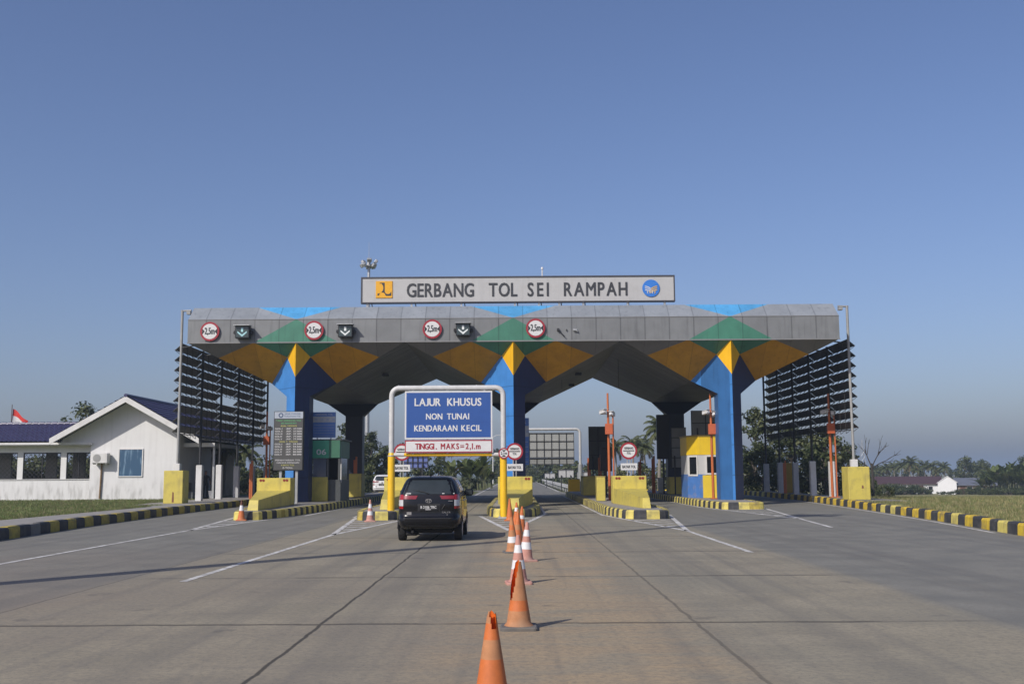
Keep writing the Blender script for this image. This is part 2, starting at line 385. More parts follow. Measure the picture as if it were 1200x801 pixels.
# pavement strips behind both kerbs
pv = MB()
ysp = [-10+3*i for i in range(31)]
for a, c in zip(ysp, ysp[1:]):
    o = lambda y: -16.95 - 2.3*sstep(50, 54, y)
    pv.poly([(o(a), a, .30), (eL(a)-.26, a, .30), (eL(c)-.26, c, .30), (o(c), c, .30)])
tag(pv.build('pavement', conc), None, None, kind='structure')
pv = MB()
ysp = [51.5+3*i for i in range(11)]
for a, c in zip(ysp, ysp[1:]):
    pv.poly([(eR(a)+.26, a, .30), (19.0, a, .30), (19.0, c, .30), (eR(c)+.26, c, .30)])
tag(pv.build('pavement', conc_d), None, None, kind='structure')

def kerb(name, fn, side, y0, y1, step, label, mats):
    mb = MB(); y = y0; i = 0
    while y < y1:
        y2 = y+step-random.uniform(.008,.03); j = random.uniform(-.014, .012); jx = random.uniform(-.012, .014)
        # profile (offset outwards, height)
        pr = [(0, -.05), (.02, .27), (.06, .325), (.27, .33), (.27, -.05)]
        vv = []
        for yy in (y, y2):
            for d, z in pr: vv.append((fn(yy)+side*(d+jx), yy, z+j*(z > 0)))
        F = [(k, (k+1) % 5, (k+1) % 5+5, k+5) for k in range(5)] + [(0,1,2,3,4), (9,8,7,6,5)]
        mi = i % 2
        if mi == 0 and random.random() < .18: mi = 2
        mb.add(vv, F, mi); y += step; i += 1
    return tag(mb.build(name, mats), label, 'kerb', 'painted kerbs at the road edges')
kerb('kerb', eL, -1, -8, 90, .86, 'worn black and yellow kerb along the left lawn and office side', [kyel_worn, kblk, conc_d])
kerb('kerb', eR, 1, -8, 92, .86, 'bright yellow and black kerb along the dry field on the right', [kyel, kblk, kyel_pale])

# ---- islands
def outline_I(c, w, y0, y1, nose=.7, cl=0):
    n = c+cl
    return [(n-nose, y0), (n+nose, y0), (c+w*.82+cl*.5, y0+1.4), (c+w, y0+5), (c+w, y1-4), (c+nose, y1), (c-nose, y1), (c-w, y1-4), (c-w, y0+5), (c-w*.82+cl*.5, y0+1.4)]
def island(label, pts, mats, step=.5, width=.26, h=.33):
    P_ = [Vector(p) for p in pts]; n = len(P_)
    # corner-rounded, resampled outline
    R = []
    for i in range(n):
        a, b_, c = P_[i-1], P_[i], P_[(i+1) % n]
        d1 = (a-b_); d2 = (c-b_); t = min(.55, d1.length*.35, d2.length*.35)
        p1 = b_+d1.normalized()*t; p2 = b_+d2.normalized()*t
        for k in range(5):
            u = k/4; R.append(p1*(1-u)**2 + b_*2*u*(1-u) + p2*u*u)
    # inset
    m_ = len(R); inn = []
    for i in range(m_):
        tdir = (R[(i+1) % m_]-R[i-1]).normalized(); inn.append(R[i]+Vector((-tdir.y, tdir.x))*width)
    L = [0]
    for i in range(m_): L.append(L[-1]+(R[(i+1) % m_]-R[i]).length)
    def at(s):
        s = s % L[-1]
        for i in range(m_):
            if s <= L[i+1]:
                u = (s-L[i])/max(1e-6, L[i+1]-L[i]); j = (i+1) % m_
                return R[i].lerp(R[j], u), inn[i].lerp(inn[j], u)
    root = thing('traffic_island', label, 'traffic island', (P_[0].x, P_[0].y, 0), group='kerbed islands between the toll lanes')
    nb = int(L[-1]/step); nb += nb % 2; kb = MB()
    for i in range(nb):
        s0 = L[-1]*i/nb; s1 = L[-1]*(i+1)/nb-.01
        mi = i % 2
        if random.random() < .05: mi = 2
        for q0, q1 in ((s0, (s0+s1)/2), ((s0+s1)/2, s1)):
            (a, ai), (b_, bi) = at(q0), at(q1); vv = []
            for o, ii in ((a, ai), (b_, bi)):
                w1 = o.lerp(ii, .08); w2 = o.lerp(ii, .25)
                vv += [(o.x, o.y, -.05), (w1.x, w1.y, h-.05), (w2.x, w2.y, h), (ii.x, ii.y, h), (ii.x, ii.y, -.05)]
            kb.add(vv, [(k, (k+1) % 5, (k+1) % 5+5, k+5) for k in range(5)] + [(0,1,2,3,4), (9,8,7,6,5)], mi)
    kb.build('kerb', mats, root, root.location)
    sb = MB().poly([(p.x, p.y, h-.015) for p in inn]); sb.build('paving', conc, root, root.location)
    return root
IC = {1: -11.0, 2: -5.35, 3: -.2, 4: 4.8, 5: 10.55}
km = [kyel_pale, kblk, kyel_worn]
island('long traffic island with black and yellow kerb under the tariff board and booth 06', [(-10.95,41.4),(-9.95,41.4),(-9.55,44),(-9.2,52),(-9.1,82),(-10.2,86),(-11.6,86),(-12.4,82),(-12.3,52),(-11.5,44)], km)
island('narrow traffic island beside the black car behind the left portal post', outline_I(-5.35, 1.15, 40.6, 86), km)
island('traffic island behind the row of cones and the right portal post', outline_I(-.2, 1.2, 42.6, 86), km)
island('traffic island with the orange camera pole right of the centre lane', outline_I(4.8, 1.2, 40.3, 86, .75, .1), km)
island('traffic island carrying the right blue column and the yellow booth', outline_I(10.55, 1.35, 50.2, 86, .95), km)

# ---- painted markings
def markings():
    w = bpy.data.materials.new('worn_road_paint'); w.use_nodes = True
    n = w.node_tree.nodes; l = w.node_tree.links; b = n['Principled BSDF']; b.inputs['Roughness'].default_value = .8
    tc = n.new('ShaderNodeTexCoord'); a = node_noise(n, l, tc.outputs['Object'], 5, 8); c = node_noise(n, l, tc.outputs['Object'], .8, 4)
    f = node_range(n, l, node_math(n, l, 'ADD', node_math(n, l, 'MULTIPLY', a, .7), node_math(n, l, 'MULTIPLY', c, .3)), .4, .6)
    l.new(node_mix(n, l, f, (.34,.325,.3), (.62,.61,.58)), b.inputs['Base Color'])
    mb = MB(); Z = .004
    def line(p, q, wd=.13):
        p = Vector(p); q = Vector(q); d = (q-p).normalized(); nn = Vector((-d.y, d.x))*wd/2
        k = max(1, int((q-p).length/2))
        for i in range(k):
            a_ = p.lerp(q, i/k); b_ = p.lerp(q, (i+1)/k)
            mb.poly([(*(a_-nn), Z), (*(a_+nn), Z), (*(b_+nn), Z), (*(b_-nn), Z)])
    line((-10.0, 2), (-10.35, 34)); line((-5.44, 17.6), (-5.32, 31)); line((5.0, 23.3), (5.0, 32)); line((9.7, 33.5), (10.4, 40))
    V = [((-10.35,34),(-11.75,45.5),(-9.45,45.5)), ((-5.32,31),(-6.5,43.5),(-4.15,43)), ((-.25,32.6),(-1.55,44),(1.2,46.5)), ((5.0,32),(3.45,44.5),(6.15,44)), ((10.4,40),(9.05,53.5),(12.05,54))]
    for tip, lf, rt in V:
        line(tip, lf, .16); line(tip, rt, .16)
        for k in range(2, 8):
            t = k/8; a_ = lerp(tip, lf, t*.98); b_ = lerp(tip, rt, t*.98-.02)
            yy = (a_[1]+b_[1])/2; t2 = t
            line((a_[0]+.1, yy-.25), (b_[0]-.1, yy+.25), .26)
    # lines along the islands and the right kerb
    ys = [30+3*i for i in range(18)]
    for a_, b_ in zip(ys, ys[1:]): line((eR(a_)-.3, a_), (eR(b_)-.3, b_), .12)
    for x, y0 in ((-9.0, 45.5), (-4.05, 43), (-6.65, 43.5), (1.15, 46.5), (3.45, 44.5), (6.15, 44), (9.05, 53.5)): line((x, y0), (x, 82), .11)
    for x in (.2,): 
        for k in range(12): line((x, 100+12*k), (x, 105+12*k), .12)
    line((-3.45, 84), (-3.45, 400), .12); line((3.85, 102), (3.85, 400), .12)
    tag(mb.build('road_markings', w), None, None, kind='structure')
markings()

# ================================================================== CANOPY
XC = (-11.5, -.2, 11.1); HB = 5.65; Y0, Y1 = 55., 77.; ZB, ZT, ZR = 8.55, 9.77, 10.53; TX, TD, TZ = 1.75, 2.4, 6.61
X0, X1 = XC[0]-HB, XC[2]+HB
fas = panel_mat('grey_fascia_panel', (.178,.185,.188), 1.27, 30.0, seam=.4, var=.07, rough=.45, width=.05, streak=.32)
slope = panel_mat('pale_roof_edge_panel', (.235,.255,.275), 1.27, 30.0, seam=.3, var=.07, rough=.45, width=.045, streak=.3)
fgreen = panel_mat('green_panel', (.05,.185,.125), 1.27, 30.0, seam=.32, var=.09, width=.04, streak=.3)
fsky = panel_mat('light_blue_panel', (.075,.30,.56), 1.27, 30.0, seam=.32, var=.09, width=.04, streak=.3)
fyel = panel_mat('orange_yellow_panel', (.76,.42,.012), 1.27, 30.0, seam=.15, var=.05, width=.012)
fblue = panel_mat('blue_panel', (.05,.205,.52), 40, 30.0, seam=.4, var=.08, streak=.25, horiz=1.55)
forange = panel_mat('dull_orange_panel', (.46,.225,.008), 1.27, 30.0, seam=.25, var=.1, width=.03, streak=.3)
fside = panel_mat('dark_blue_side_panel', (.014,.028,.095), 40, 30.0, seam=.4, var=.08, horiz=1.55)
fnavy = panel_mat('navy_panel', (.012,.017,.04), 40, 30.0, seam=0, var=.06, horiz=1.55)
fgrey = panel_mat('dull_grey_panel', (.145,.14,.135), 1.27, 30.0, seam=.3, var=.06, width=.02)
sof = panel_mat('ribbed_soffit', (.15,.145,.138), .5, 50.0, seam=.45, var=.14, axis='Y', width=.3, streak=.4)
canopy = thing('toll_canopy', 'long folded toll plaza canopy with grey fascia over blue green and yellow wedge columns', 'canopy', (-.2, Y0, 0))
O = canopy.location
def mir(p, rear): return (p[0], Y0+Y1-p[1], p[2]) if rear else p
f_ = MB(); s_ = MB()
for rear in (0, 1):
    q = lambda *p: mir(p, rear)
    # fascia and sloping roof edge
    edge = [X0]
    for c in XC: edge += [c-.39*HB, c, c+.39*HB]
    edge.append(X1)
    for i, c in enumerate(XC):
        l_, r_ = c-.39*HB, c+.39*HB
        pl = X0 if i == 0 else c-HB; pr = X1 if i == 2 else c+HB
        f_.poly([q(pl,Y0,ZB), q(l_,Y0,ZB), q(c,Y0,ZT), q(pl,Y0,ZT)], 0); f_.poly([q(r_,Y0,ZB), q(pr,Y0,ZB), q(pr,Y0,ZT), q(c,Y0,ZT)], 0)
        f_.poly([q(l_,Y0,ZB), q(c,Y0,ZB), q(r_,Y0,ZB), q(c,Y0,ZT)], 2)
        sb = .9; ins = .03
        L2 = pl+(ins if i == 0 else 0); R2 = pr-(ins if i == 2 else 0)
        f_.poly([q(pl,Y0,ZT), q(c,Y0,ZT), q(c-2.2,Y0+sb,ZR), q(L2,Y0+sb,ZR)], 1); f_.poly([q(c,Y0,ZT), q(pr,Y0,ZT), q(R2,Y0+sb,ZR), q(c+2.2,Y0+sb,ZR)], 1)
        f_.poly([q(c,Y0,ZT), q(c+2.2,Y0+sb,ZR), q(c-2.2,Y0+sb,ZR)], 3)
        # leaning front facets
        for sg in (-1, 1):
            a = q(c,Y0,ZB); b_ = q(c+sg*HB,Y0,ZB); t = q(c+sg*TX,Y0+TD,TZ)
            g1 = lerp(a, b_, .39); g2 = lerp(a, t, .35); o2 = lerp(b_, t, .36)
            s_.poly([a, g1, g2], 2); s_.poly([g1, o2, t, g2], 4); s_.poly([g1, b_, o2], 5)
for x, e in ((X0, 1), (X1, -1)):
    f_.poly([(x,Y0,ZB), (x,Y1,ZB), (x,Y1,ZT), (x,Y0,ZT)], 0); f_.poly([(x,Y0,ZT), (x,Y1,ZT), (x+e*.03,Y1-.9,ZR), (x+e*.03,Y0+.9,ZR)], 1)
for c in XC:
    for sg in (-1, 1):
        s_.poly([(c+sg*HB,Y0,ZB), (c+sg*HB,Y1,ZB), (c+sg*TX,Y1-TD,TZ), (c+sg*TX,Y0+TD,TZ)], 6)
    s_.poly([(c-TX,Y0+TD,TZ), (c+TX,Y0+TD,TZ), (c+TX,Y1-TD,TZ), (c-TX,Y1-TD,TZ)], 6)
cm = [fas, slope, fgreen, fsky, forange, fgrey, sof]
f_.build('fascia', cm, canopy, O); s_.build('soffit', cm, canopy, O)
trim = MB()
trim.box(X0-.02, X1+.02, Y0-.035, Y0-.002, ZB-.03, ZB+.03); trim.box(X0-.01, X1+.01, Y0-.02, Y0+.02, ZT-.02, ZT+.015)
trim.build('edge_trim', M('grey_trim', (.2,.2,.2), .5), canopy, O)
MB().poly([(X0+.03,Y0+.9,ZR), (X1-.03,Y0+.9,ZR), (X1-.03,Y1-.9,ZR), (X0+.03,Y1-.9,ZR)]).build('roof', fgrey, canopy, O)
for c in XC:
    for rear in (0, 1):
        m = MB(); q = lambda *p: mir(p, rear)
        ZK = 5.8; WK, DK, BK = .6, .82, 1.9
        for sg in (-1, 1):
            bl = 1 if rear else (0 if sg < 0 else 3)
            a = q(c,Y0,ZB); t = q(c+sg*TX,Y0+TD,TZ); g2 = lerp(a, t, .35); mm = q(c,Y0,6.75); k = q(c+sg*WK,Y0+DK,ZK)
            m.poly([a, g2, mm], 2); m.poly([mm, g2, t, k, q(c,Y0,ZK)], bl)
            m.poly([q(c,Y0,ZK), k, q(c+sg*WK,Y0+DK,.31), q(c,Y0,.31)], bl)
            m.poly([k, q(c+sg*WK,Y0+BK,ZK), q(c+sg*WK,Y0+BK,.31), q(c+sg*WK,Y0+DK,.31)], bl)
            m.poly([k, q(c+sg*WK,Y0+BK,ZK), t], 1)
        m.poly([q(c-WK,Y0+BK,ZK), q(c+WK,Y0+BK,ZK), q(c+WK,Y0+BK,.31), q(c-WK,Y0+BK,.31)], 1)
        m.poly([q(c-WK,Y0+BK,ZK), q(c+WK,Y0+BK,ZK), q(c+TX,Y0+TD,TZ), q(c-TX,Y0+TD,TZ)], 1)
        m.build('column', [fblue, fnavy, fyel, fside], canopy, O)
# drop rods and small soffit lamps
for x, y, z0 in ((2.6, 62, 6.6), (5.9, 62, 6.6)):
    MB().tube([(x, y, z0), (x, y, 8.4)], .012, 6).build('drop_rod', dsteel, canopy, O)
for c in XC[:2]:
    for y in (62, 70): MB().box(c+3.6, c+3.95, y, y+.5, 7.42, 7.55).build('soffit_lamp', dsteel, canopy, O)

# ---- name board on the roof
bd = thing('name_board', 'long white roof board reading GERBANG TOL SEI RAMPAH with two emblems', 'sign', (0, 57, ZR))
b = MB(); b.box(-8.37, 8.5, 57, 57.3, 10.96, 12.26); b.build('panel', M('board_white', (.43,.43,.425), .55, .03, 1.2, streak=.12, dirt=.1), bd, bd.location)
b = MB()
for z0, z1 in ((10.9, 10.96), (12.26, 12.34)): b.box(-8.44, 8.57, 56.97, 57.33, z0, z1)
for x0 in (-8.44, 8.5): b.box(x0, x0+.07, 56.97, 57.33, 10.96, 12.26)
b.build('frame', M('board_frame', (.05,.05,.06), .5), bd, bd.location)
for wd, x0, x1 in (('GERBANG', -5.94, -2.33), ('TOL', -1.5, .02), ('SEI', .60, 1.72), ('RAMPAH', 2.57, 5.98)):
    b = MB(); b.word(wd, x0, x1, 11.24, .72, 56.995, off=.022, lw=.74, th=.02); b.build('lettering', letterd, bd, bd.location)
# ministry emblem: dark swirl between three yellow lobes
b = MB(); b.box(-7.63, -6.73, 56.96, 56.998, 11.19, 12.11, 0)
em = []
def arc(cx, cz, r, a0, a1, n=8): return [(cx+r*cos(radians(a0+(a1-a0)*k/n)), cz+r*sin(radians(a0+(a1-a0)*k/n))) for k in range(n+1)]
sw = [(.20,.93), (.52,.93)] + [(.52,.5)] + arc(.74,.42,.22,180,350) + [(.96,.44), (.96,.1), (.62,.1)] + arc(.36,.1,.22,10,170) + [(.06,.1), (.06,.24)] + arc(.08,.60,.36,-85,60) + [(.2,.86)]
em = [(-7.58+.82*a, 11.22+.86*z) for a, z in sw]
b2 = MB()
import bmesh as _bm
def tri_plate(outline, y, th):
    bm = _bm.new(); vv = [bm.verts.new((a, y, z)) for a, z in outline]; fc = bm.faces.new(vv); fc.normal_update(); _bm.ops.triangulate(bm, faces=[fc], ngon_method='EAR_CLIP')
    bm.verts.ensure_lookup_table(); bm.verts.index_update()
    r = ([tuple(v.co) for v in bm.verts], [tuple(v.index for v in f.verts) for f in bm.faces]); bm.free(); return r
v_, fz = tri_plate(em, 56.945, 0); b2.add(v_, fz)
e1 = b.build('emblem', M('emblem_yellow', (.72,.36,.01), .5), bd, bd.location); b2.build('swirl', letterd, e1, bd.location)
b = MB(); b.ring((-7.18, 56.955, 11.65), .0, .0, .001)
b = MB(); b.disc((7.27, 56.955, 11.62), .47, .04)
e2 = b.build('round_emblem', M('emblem_blue', (.03,.17,.55), .5), bd, bd.location)
wv = MB()
def stroke(mb, pts, wd, y, m):
    for p, q in zip(pts, pts[1:]):
        p = Vector(p); q = Vector(q); d = (q-p).normalized(); nn = Vector((-d.y, d.x))*wd/2
        mb.poly([(*(p-nn)[:1], y, (p-nn)[1]), ((q-nn)[0], y, (q-nn)[1]), ((q+nn)[0], y, (q+nn)[1]), ((p+nn)[0], y, (p+nn)[1])], m)
for k in range(3):
    zz = 11.74-.1*k
    stroke(wv, [(7.27-.33+.33*t-.0, zz-.14*t*t-.02) for t in [i/8 for i in range(9)]], .045, 56.945-.001*k, 0)
    stroke(wv, [(7.27+.33-.33*t, zz-.14*t*t-.02) for t in [i/8 for i in range(9)]], .045, 56.941-.001*k, 1)
for k in range(4): stroke(wv, [(7.27-.16+.11*k+.03*sin(t*3)*(k-1.5), 11.50-.17*t) for t in [i/5 for i in range(6)]], .04, 56.937, k % 2)
wv.build('wave_mark', [signw, M('emblem_gold', (.65,.42,.06), .5)], e2, bd.location)
for x in (-8.1, -5.7, -3.0, -.1, 1.2, 2.3, 3.6, 6.0, 8.0):
    MB().box(x-.05, x+.05, 57.06, 57.14, ZR, 10.9).build('leg', galv, bd, bd.location)
    MB().tube([(x+.2, 58.2, ZR), (x+.06, 57.36, 11.6)], .03, 6).build('brace', galv, bd, bd.location)
ld = MB(); ld.tube([(1.4, 57.2, 12.34), (1.4, 57.2, 12.75)], .04, 6); ld.tube([(1.4, 57.2, 12.75), (1.4, 57.2, 12.86)], [.075, .05], 8)
tag(ld.build('lightning_rod', M('rod_white', (.6,.6,.6), .4), origin=None), 'short lightning rod on the top edge of the white roof board', 'lightning rod')

# ---- 2,5m signs on fascia
def limit_sign(x, z, label):
    r = thing('height_limit_sign', label, 'sign', (x, Y0-.12, z), group='round height limit signs on the fascia')
    MB().disc((0, 0, 0), .50, .03, 40).build('plate', redp, r)
    MB().disc((0, -.006, 0), .40, .005, 40).build('face', signw, r)
    b = MB(); b.text('2,5m', 0, -.14, .33, -.008, w=.5, align='C', off=.03)
    b.build('lettering', letterd, r)
    b = MB(); b.plate([(-.39,.16), (-.39,-.16), (-.26,0)], -.013, .006); b.plate([(.39,-.16), (.39,.16), (.26,0)], -.013, .006)
    b.build('arrowhead', signk, r)
    b = MB(); b.box(-.3, .3, .03, .118, -.2, -.14); b.box(-.3, .3, .03, .118, .14, .2); b.build('bracket', dsteel, r)
    return r
limit_sign(-15.97, 9.14, 'round red ringed 2,5m sign at the far left end of the fascia')
limit_sign(-10.55, 9.16, 'round red ringed 2,5m sign on the green triangle of the left column')
limit_sign(-4.4, 9.19, 'round red ringed 2,5m sign on plain grey fascia left of the centre')
limit_sign(.97, 9.2, 'round red ringed 2,5m sign on the green triangle of the centre column')
def arrow_box(x, z, label, cm_):
    r = thing('lane_signal', label, 'lane signal', (x, Y0-.02, z), group='lane arrow signals on the fascia')
    b = MB(); b.box(-.37, .37, -.42, -.02, -.34, .3, c=.02); b.build('housing', black, r)
    b = MB(); b.box(-.42, .42, -.62, -.1, .3, .335); b.build('visor', galv, r)
    b = MB(); b.box(-.32, .32, -.428, -.421, -.29, .25); b.build('lens', M('signal_glass', (.05,.07,.07), .2), r)
    aw = .055
    b = MB(); b.box(-aw, aw, -.437, -.43, -.02, .2)
    b.plate([(-.24,.02), (-.24,-.06), (0,-.27), (.24,-.06), (.24,.02), (0,-.16)], -.437, .007); b.build('arrow', cm_, r)
    b = MB(); b.tube([(-.5,-.2,-.02), (.5,-.2,-.02)], .05, 8); b.box(-.48, -.4, -.26, .0, -.1, .06); b.box(.4, .48, -.26, .0, -.1, .06); b.build('mount', black, r)
aw1 = M('arrow_white', (.7,.74,.74), .4); aw2 = M('arrow_pale_cyan', (.36,.62,.66), .4)
arrow_box(-14.2, 9.08, 'black lane signal box with a pale cyan down arrow at the left end', aw2)
arrow_box(-8.87, 9.1, 'black lane signal box with white down arrow right of the left column', aw1)
arrow_box(-2.78, 9.13, 'black lane signal box with white down arrow left of the centre column', aw1)
r = thing('bare_signal_bracket', 'bare broken signal mounting on fascia with its lamp missing', 'bracket', (2.6, Y0, 9.08))
b = MB(); b.box(-.52,-.4,-.16,0,-.02,.1); b.tube([(-.46,-.1,.02), (-.12,-.12,-.34)], .03, 6); b.build('stub', dsteel, r)
b = MB(); b.box(.32,.52,-.14,0,-.02,.06); b.tube([(.3,-.08,.04),(.56,-.1,-.06)],.03,6); b.build('arm', galv, r)
b = MB(); b.tube([(-.02,-.04,.06), (-.02,-.05,-.02)], .035, 6); b.build('bolt', dsteel, r)

# ---- mast light far behind
r = thing('high_mast_light', 'tall grey high mast with a ring of floodlights rising behind the canopy', 'lamp mast', (-17.6, 125, 0))
MB().tube([(0,0,-.3), (0,0,26.6)], [.3, .16], 12).build('mast', galv, r)
MB().tube([(0,0,26.6), (0,0,29.3)], [.035, .015], 6).build('spike', galv, r)
MB().tube([(0,0,26.3), (0,0,26.5)], .55, 16).build('ring', galv, r)
for k in range(8):
    a = k*pi/4+.2; d = Vector((cos(a), sin(a), 0)); c = d*.85+Vector((0,0,26.4)); s = Vector((-d.y, d.x, 0))
    b = MB(); b.box(-.28,.28,-.14,.14,-.24,.2, c=.04); 
    if k % 3 == 0: off = Vector((0,0,.55))
    else: off = Vector((0,0,0))
    b.xf(lambda p, s=s, d=d, c=c, off=off: c+off+s*p.x+(d*.8+Vector((0,0,-.6)))*p.y*1.2+(Vector((0,0,.8))+d*.6)*p.z)
    b.build('floodlight', galv, r)
    MB().tube([(0,0,26.4), tuple(c+off)], .03, 6).build('arm', dsteel, r)
MB().tube([(0,0,26.5), (0,0,27.3)], .22, 10).build('head', galv, r)

m2_ = dup(r, (-13.75, 10.65, .3), 'tall mast outside the left edge of the photo whose thin shadow crosses the road', scale=(1,1,1.15))
r['group'] = 'high masts of the plaza'; m2_['group'] = 'high masts of the plaza'
# ================================================================== LOUVRE SCREENS
def louvre(side, xp, label):
    r = thing('louvre_screen', label, 'louvre screen', (xp, 56.7, .3), group='louvre screens at the ends of the canopy')
    ys = [56.7+4.0*i for i in range(6)]
    slatm = panel_mat('louvre_slat_'+('west' if side < 0 else 'east'), (.085,.08,.07) if side < 0 else (.06,.06,.058), .5, 0, seam=.3, var=.15, axis='Y', width=.08)
    for i, y in enumerate(ys):
        top = 10.55 if i == 0 else 8.8
        b = MB(); b.tube([(xp, y, 2.1), (xp, y, top)], .07, 10)
        if i == 0: b.tube([(xp+side*.07, y, 10.5), (xp-side*.5, y-.05, 10.52)], .05, 8); b.box(xp-side*.38-.1, xp-side*.38+.1, y-.2, y+.1, 10.3, 10.47)
        p = b.build('post', (M('weathered_post', (.3,.3,.29), .6, .15, 3, streak=.3) if i == 0 else dsteel), r, r.location, smooth=True)
        b = MB(); b.box(xp-.17, xp+.17, y-.17, y+.17, 0.29, 2.35-.05*(i % 2), c=.02)
        b.build('concrete_base', white if i in (0, 1, 2) else M('grey_white_base', (.42,.42,.43), .8, .1, 2, streak=.3), p, r.location)
    for i in range(5):
        a, c = ys[i]+.07, ys[i+1]-.07
        for k in range(9):
            if random.random() < .02: continue
            zt = 8.72-.545*k
            b = MB(); w = .36; dz = .31
            vv = []
            for y in (a, c):
                vv += [(xp, y, zt), (xp+side*w, y, zt-dz), (xp+side*w, y, zt-dz-.025), (xp, y, zt-.025)]
            b.add(vv, [(0,1,5,4), (2,3,7,6), (1,2,6,5), (3,0,4,7), (0,3,2,1), (4,5,6,7)], 0)
            for t in (0, .25, .5, .75, .99):
                y = a+(c-a)*t; b.tube([(xp-side*.02, y, zt-.04), (xp-side*.02, y, zt-dz-.3)], .016, 5, 1)
                b.tube([(xp-side*.02, y, zt-dz-.3), (xp+side*w, y, zt-dz-.02)], .016, 5, 1)
            b.build('slat', [slatm, dsteel], r, r.location)
        b = MB(); b.box(xp-.025, xp+.025, a, c, 3.9, 3.95); b.build('bottom_rail', dsteel, r, r.location)
        b = MB(); b.tube([(xp, a, 8.74), (xp, c, 8.74)], .03, 6); b.build('top_rail', dsteel, r, r.location)
    for y in ys:
        b = MB(); b.tube([(xp, y, 8.5), (X0 if side < 0 else X1, y, 8.65)], .04, 6); b.build('tie', dsteel, r, r.location)
    return r
louvre(-1, -18.0, 'black louvre screen on white based posts left of the canopy beside the office')
louvre(1, 17.72, 'black louvre screen on posts right of the canopy beside the field')
def yellow_block(x0, x1, y0, y1, h, label, slot):
    r = thing('guard_block', label, 'guard block', ((x0+x1)/2, y0, .3), group='yellow concrete guard blocks')
    b = MB(); b.box(x0, x1, y0, y1, .29, h, c=.025); b.build('block', yel, r, r.location)
    b = MB(); b.plate([(slot-.05,.36), (slot+.06,.36), (slot+.05,.86), (slot-.03,.9)], y0-.004, .003); b.build('rust_stain', M('rust', (.2,.09,.05), .9, .3, 6), r, r.location)
    return r
yellow_block(-18.25, -17.25, 55.3, 56.3, 1.98, 'tall yellow concrete block at foot of the left louvre post', -17.75)
b = yellow_block(16.75, 17.85, 54.6, 55.7, 1.96, 'tall yellow concrete block at foot of the right louvre post', 17.45)
b.children[1].scale = (1, 1, .3); b.children[1].location = (0, 0, .55)

# ================================================================== PORTAL WITH SIGNS
PY = 42.0
r = thing('height_portal', 'white and yellow pipe portal frame straddling the lane ahead of the black car', 'portal frame', (-2.75, PY, 0))
def arcpts(cx, cz, rr, a0, a1, n=7): return [(cx+rr*cos(radians(a0+(a1-a0)*k/n)), PY, cz+rr*sin(radians(a0+(a1-a0)*k/n))) for k in range(n+1)]
xl, xr, zt = -4.95, -.56, 5.08
pts = [(xl, PY, 2.4)] + arcpts(xl+.3, zt-.3, .3, 180, 90) + arcpts(xr-.3, zt-.3, .3, 90, 0) + [(xr, PY, 2.4)]
MB().tube(pts, .105, 12).build('pipe_frame', greyp, r, r.location, smooth=True)
for x in (xl, xr):
    b = MB(); b.tube([(x, PY, 0), (x, PY, 2.42)], .14, 14); b.tube([(x, PY, 2.42), (x, PY, 2.55)], [.14, .105], 14); p = b.build('lower_post', deepyel, r, r.location, smooth=True)
    b = MB(); b.box(x-.22, x+.22, PY-.22, PY+.22, 0, .05)
    for sx in (-.15, .15): b.tube([(x+sx, PY-.16, .05), (x+sx, PY-.16, .11)], .025, 6)
    b.build('foot_plate', galv, p, r.location)
    MB().tube([(x, PY, 2.41), (x, PY, 2.45)], .15, 14).build('collar', galv, p, r.location)
MB().tube([(xl+.35, PY, 2.47), (xr-.4, PY, 2.46)], .07, 10).build('lower_bar', deepyel, r, r.location, smooth=True)
b = MB(); b.tube([(xl, PY, 2.47), (xl+.5, PY, 2.47)], .078, 10); b.tube([(xr-.45, PY, 2.46), (xr, PY, 2.46)], .078, 10); b.build('bar_end', greyp, r, r.location, smooth=True)
for x in (-4.68, -1.6): MB().tube([(x, PY, 5.06), (x, PY, 5.2)], .03, 6).build('clamp', galv, r, r.location)
s = thing('lane_sign', 'blue sign reading LAJUR KHUSUS NON TUNAI KENDARAAN KECIL hung in the portal', 'sign', (-2.7, PY-.12, 3.07))
b = MB(); b.box(-4.42, -.99, PY-.14, PY-.10, 3.07, 4.95); b.build('border', signw, s, s.location)
b = MB(); b.box(-4.36, -1.05, PY-.146, PY-.141, 3.13, 4.89); b.build('panel', signb, s, s.location)
b = MB(); y = PY-.147
B_ = .035
for wd, x0, x1, z, h, lw in (('LAJUR',-4.03,-3.02,4.37,.29,.85), ('KHUSUS',-2.75,-1.42,4.37,.29,.85), ('NON',-3.58,-2.95,3.84,.225,.85), ('TUNAI',-2.76,-1.9,3.84,.225,.85), ('KENDARAAN',-4.04,-2.36,3.38,.225,.82), ('KECIL',-2.2,-1.42,3.38,.225,.85)):
    b = MB(); b.word(wd, x0, x1, z, h, y, off=B_, lw=lw); b.build('lettering', signw, s, s.location)
b = MB(); b.box(-4.36, -1.05, PY-.1475, PY-.1465, 3.725, 3.732); b.build('panel_joint', M('joint_blue', (.02,.06,.25), .5), s, s.location)
b = MB()
for x in (-4.1, -2.75, -1.3): b.box(x-.03, x+.03, PY-.1, PY-.02, 2.5, 4.98)
b.build('hanger', galv, s, s.location)
s = thing('height_plate', 'white plate with red letters TINGGI. MAKS = 2,1.m under the blue sign', 'sign', (-2.7, PY-.12, 2.55))
b = MB(); b.box(-4.41, -.99, PY-.15, PY-.105, 2.54, 3.03); b.build('border', redp, s, s.location)
b = MB(); b.box(-4.37, -1.03, PY-.156, PY-.151, 2.585, 2.985); b.build('panel', signw, s, s.location)
b = MB(); y = PY-.157
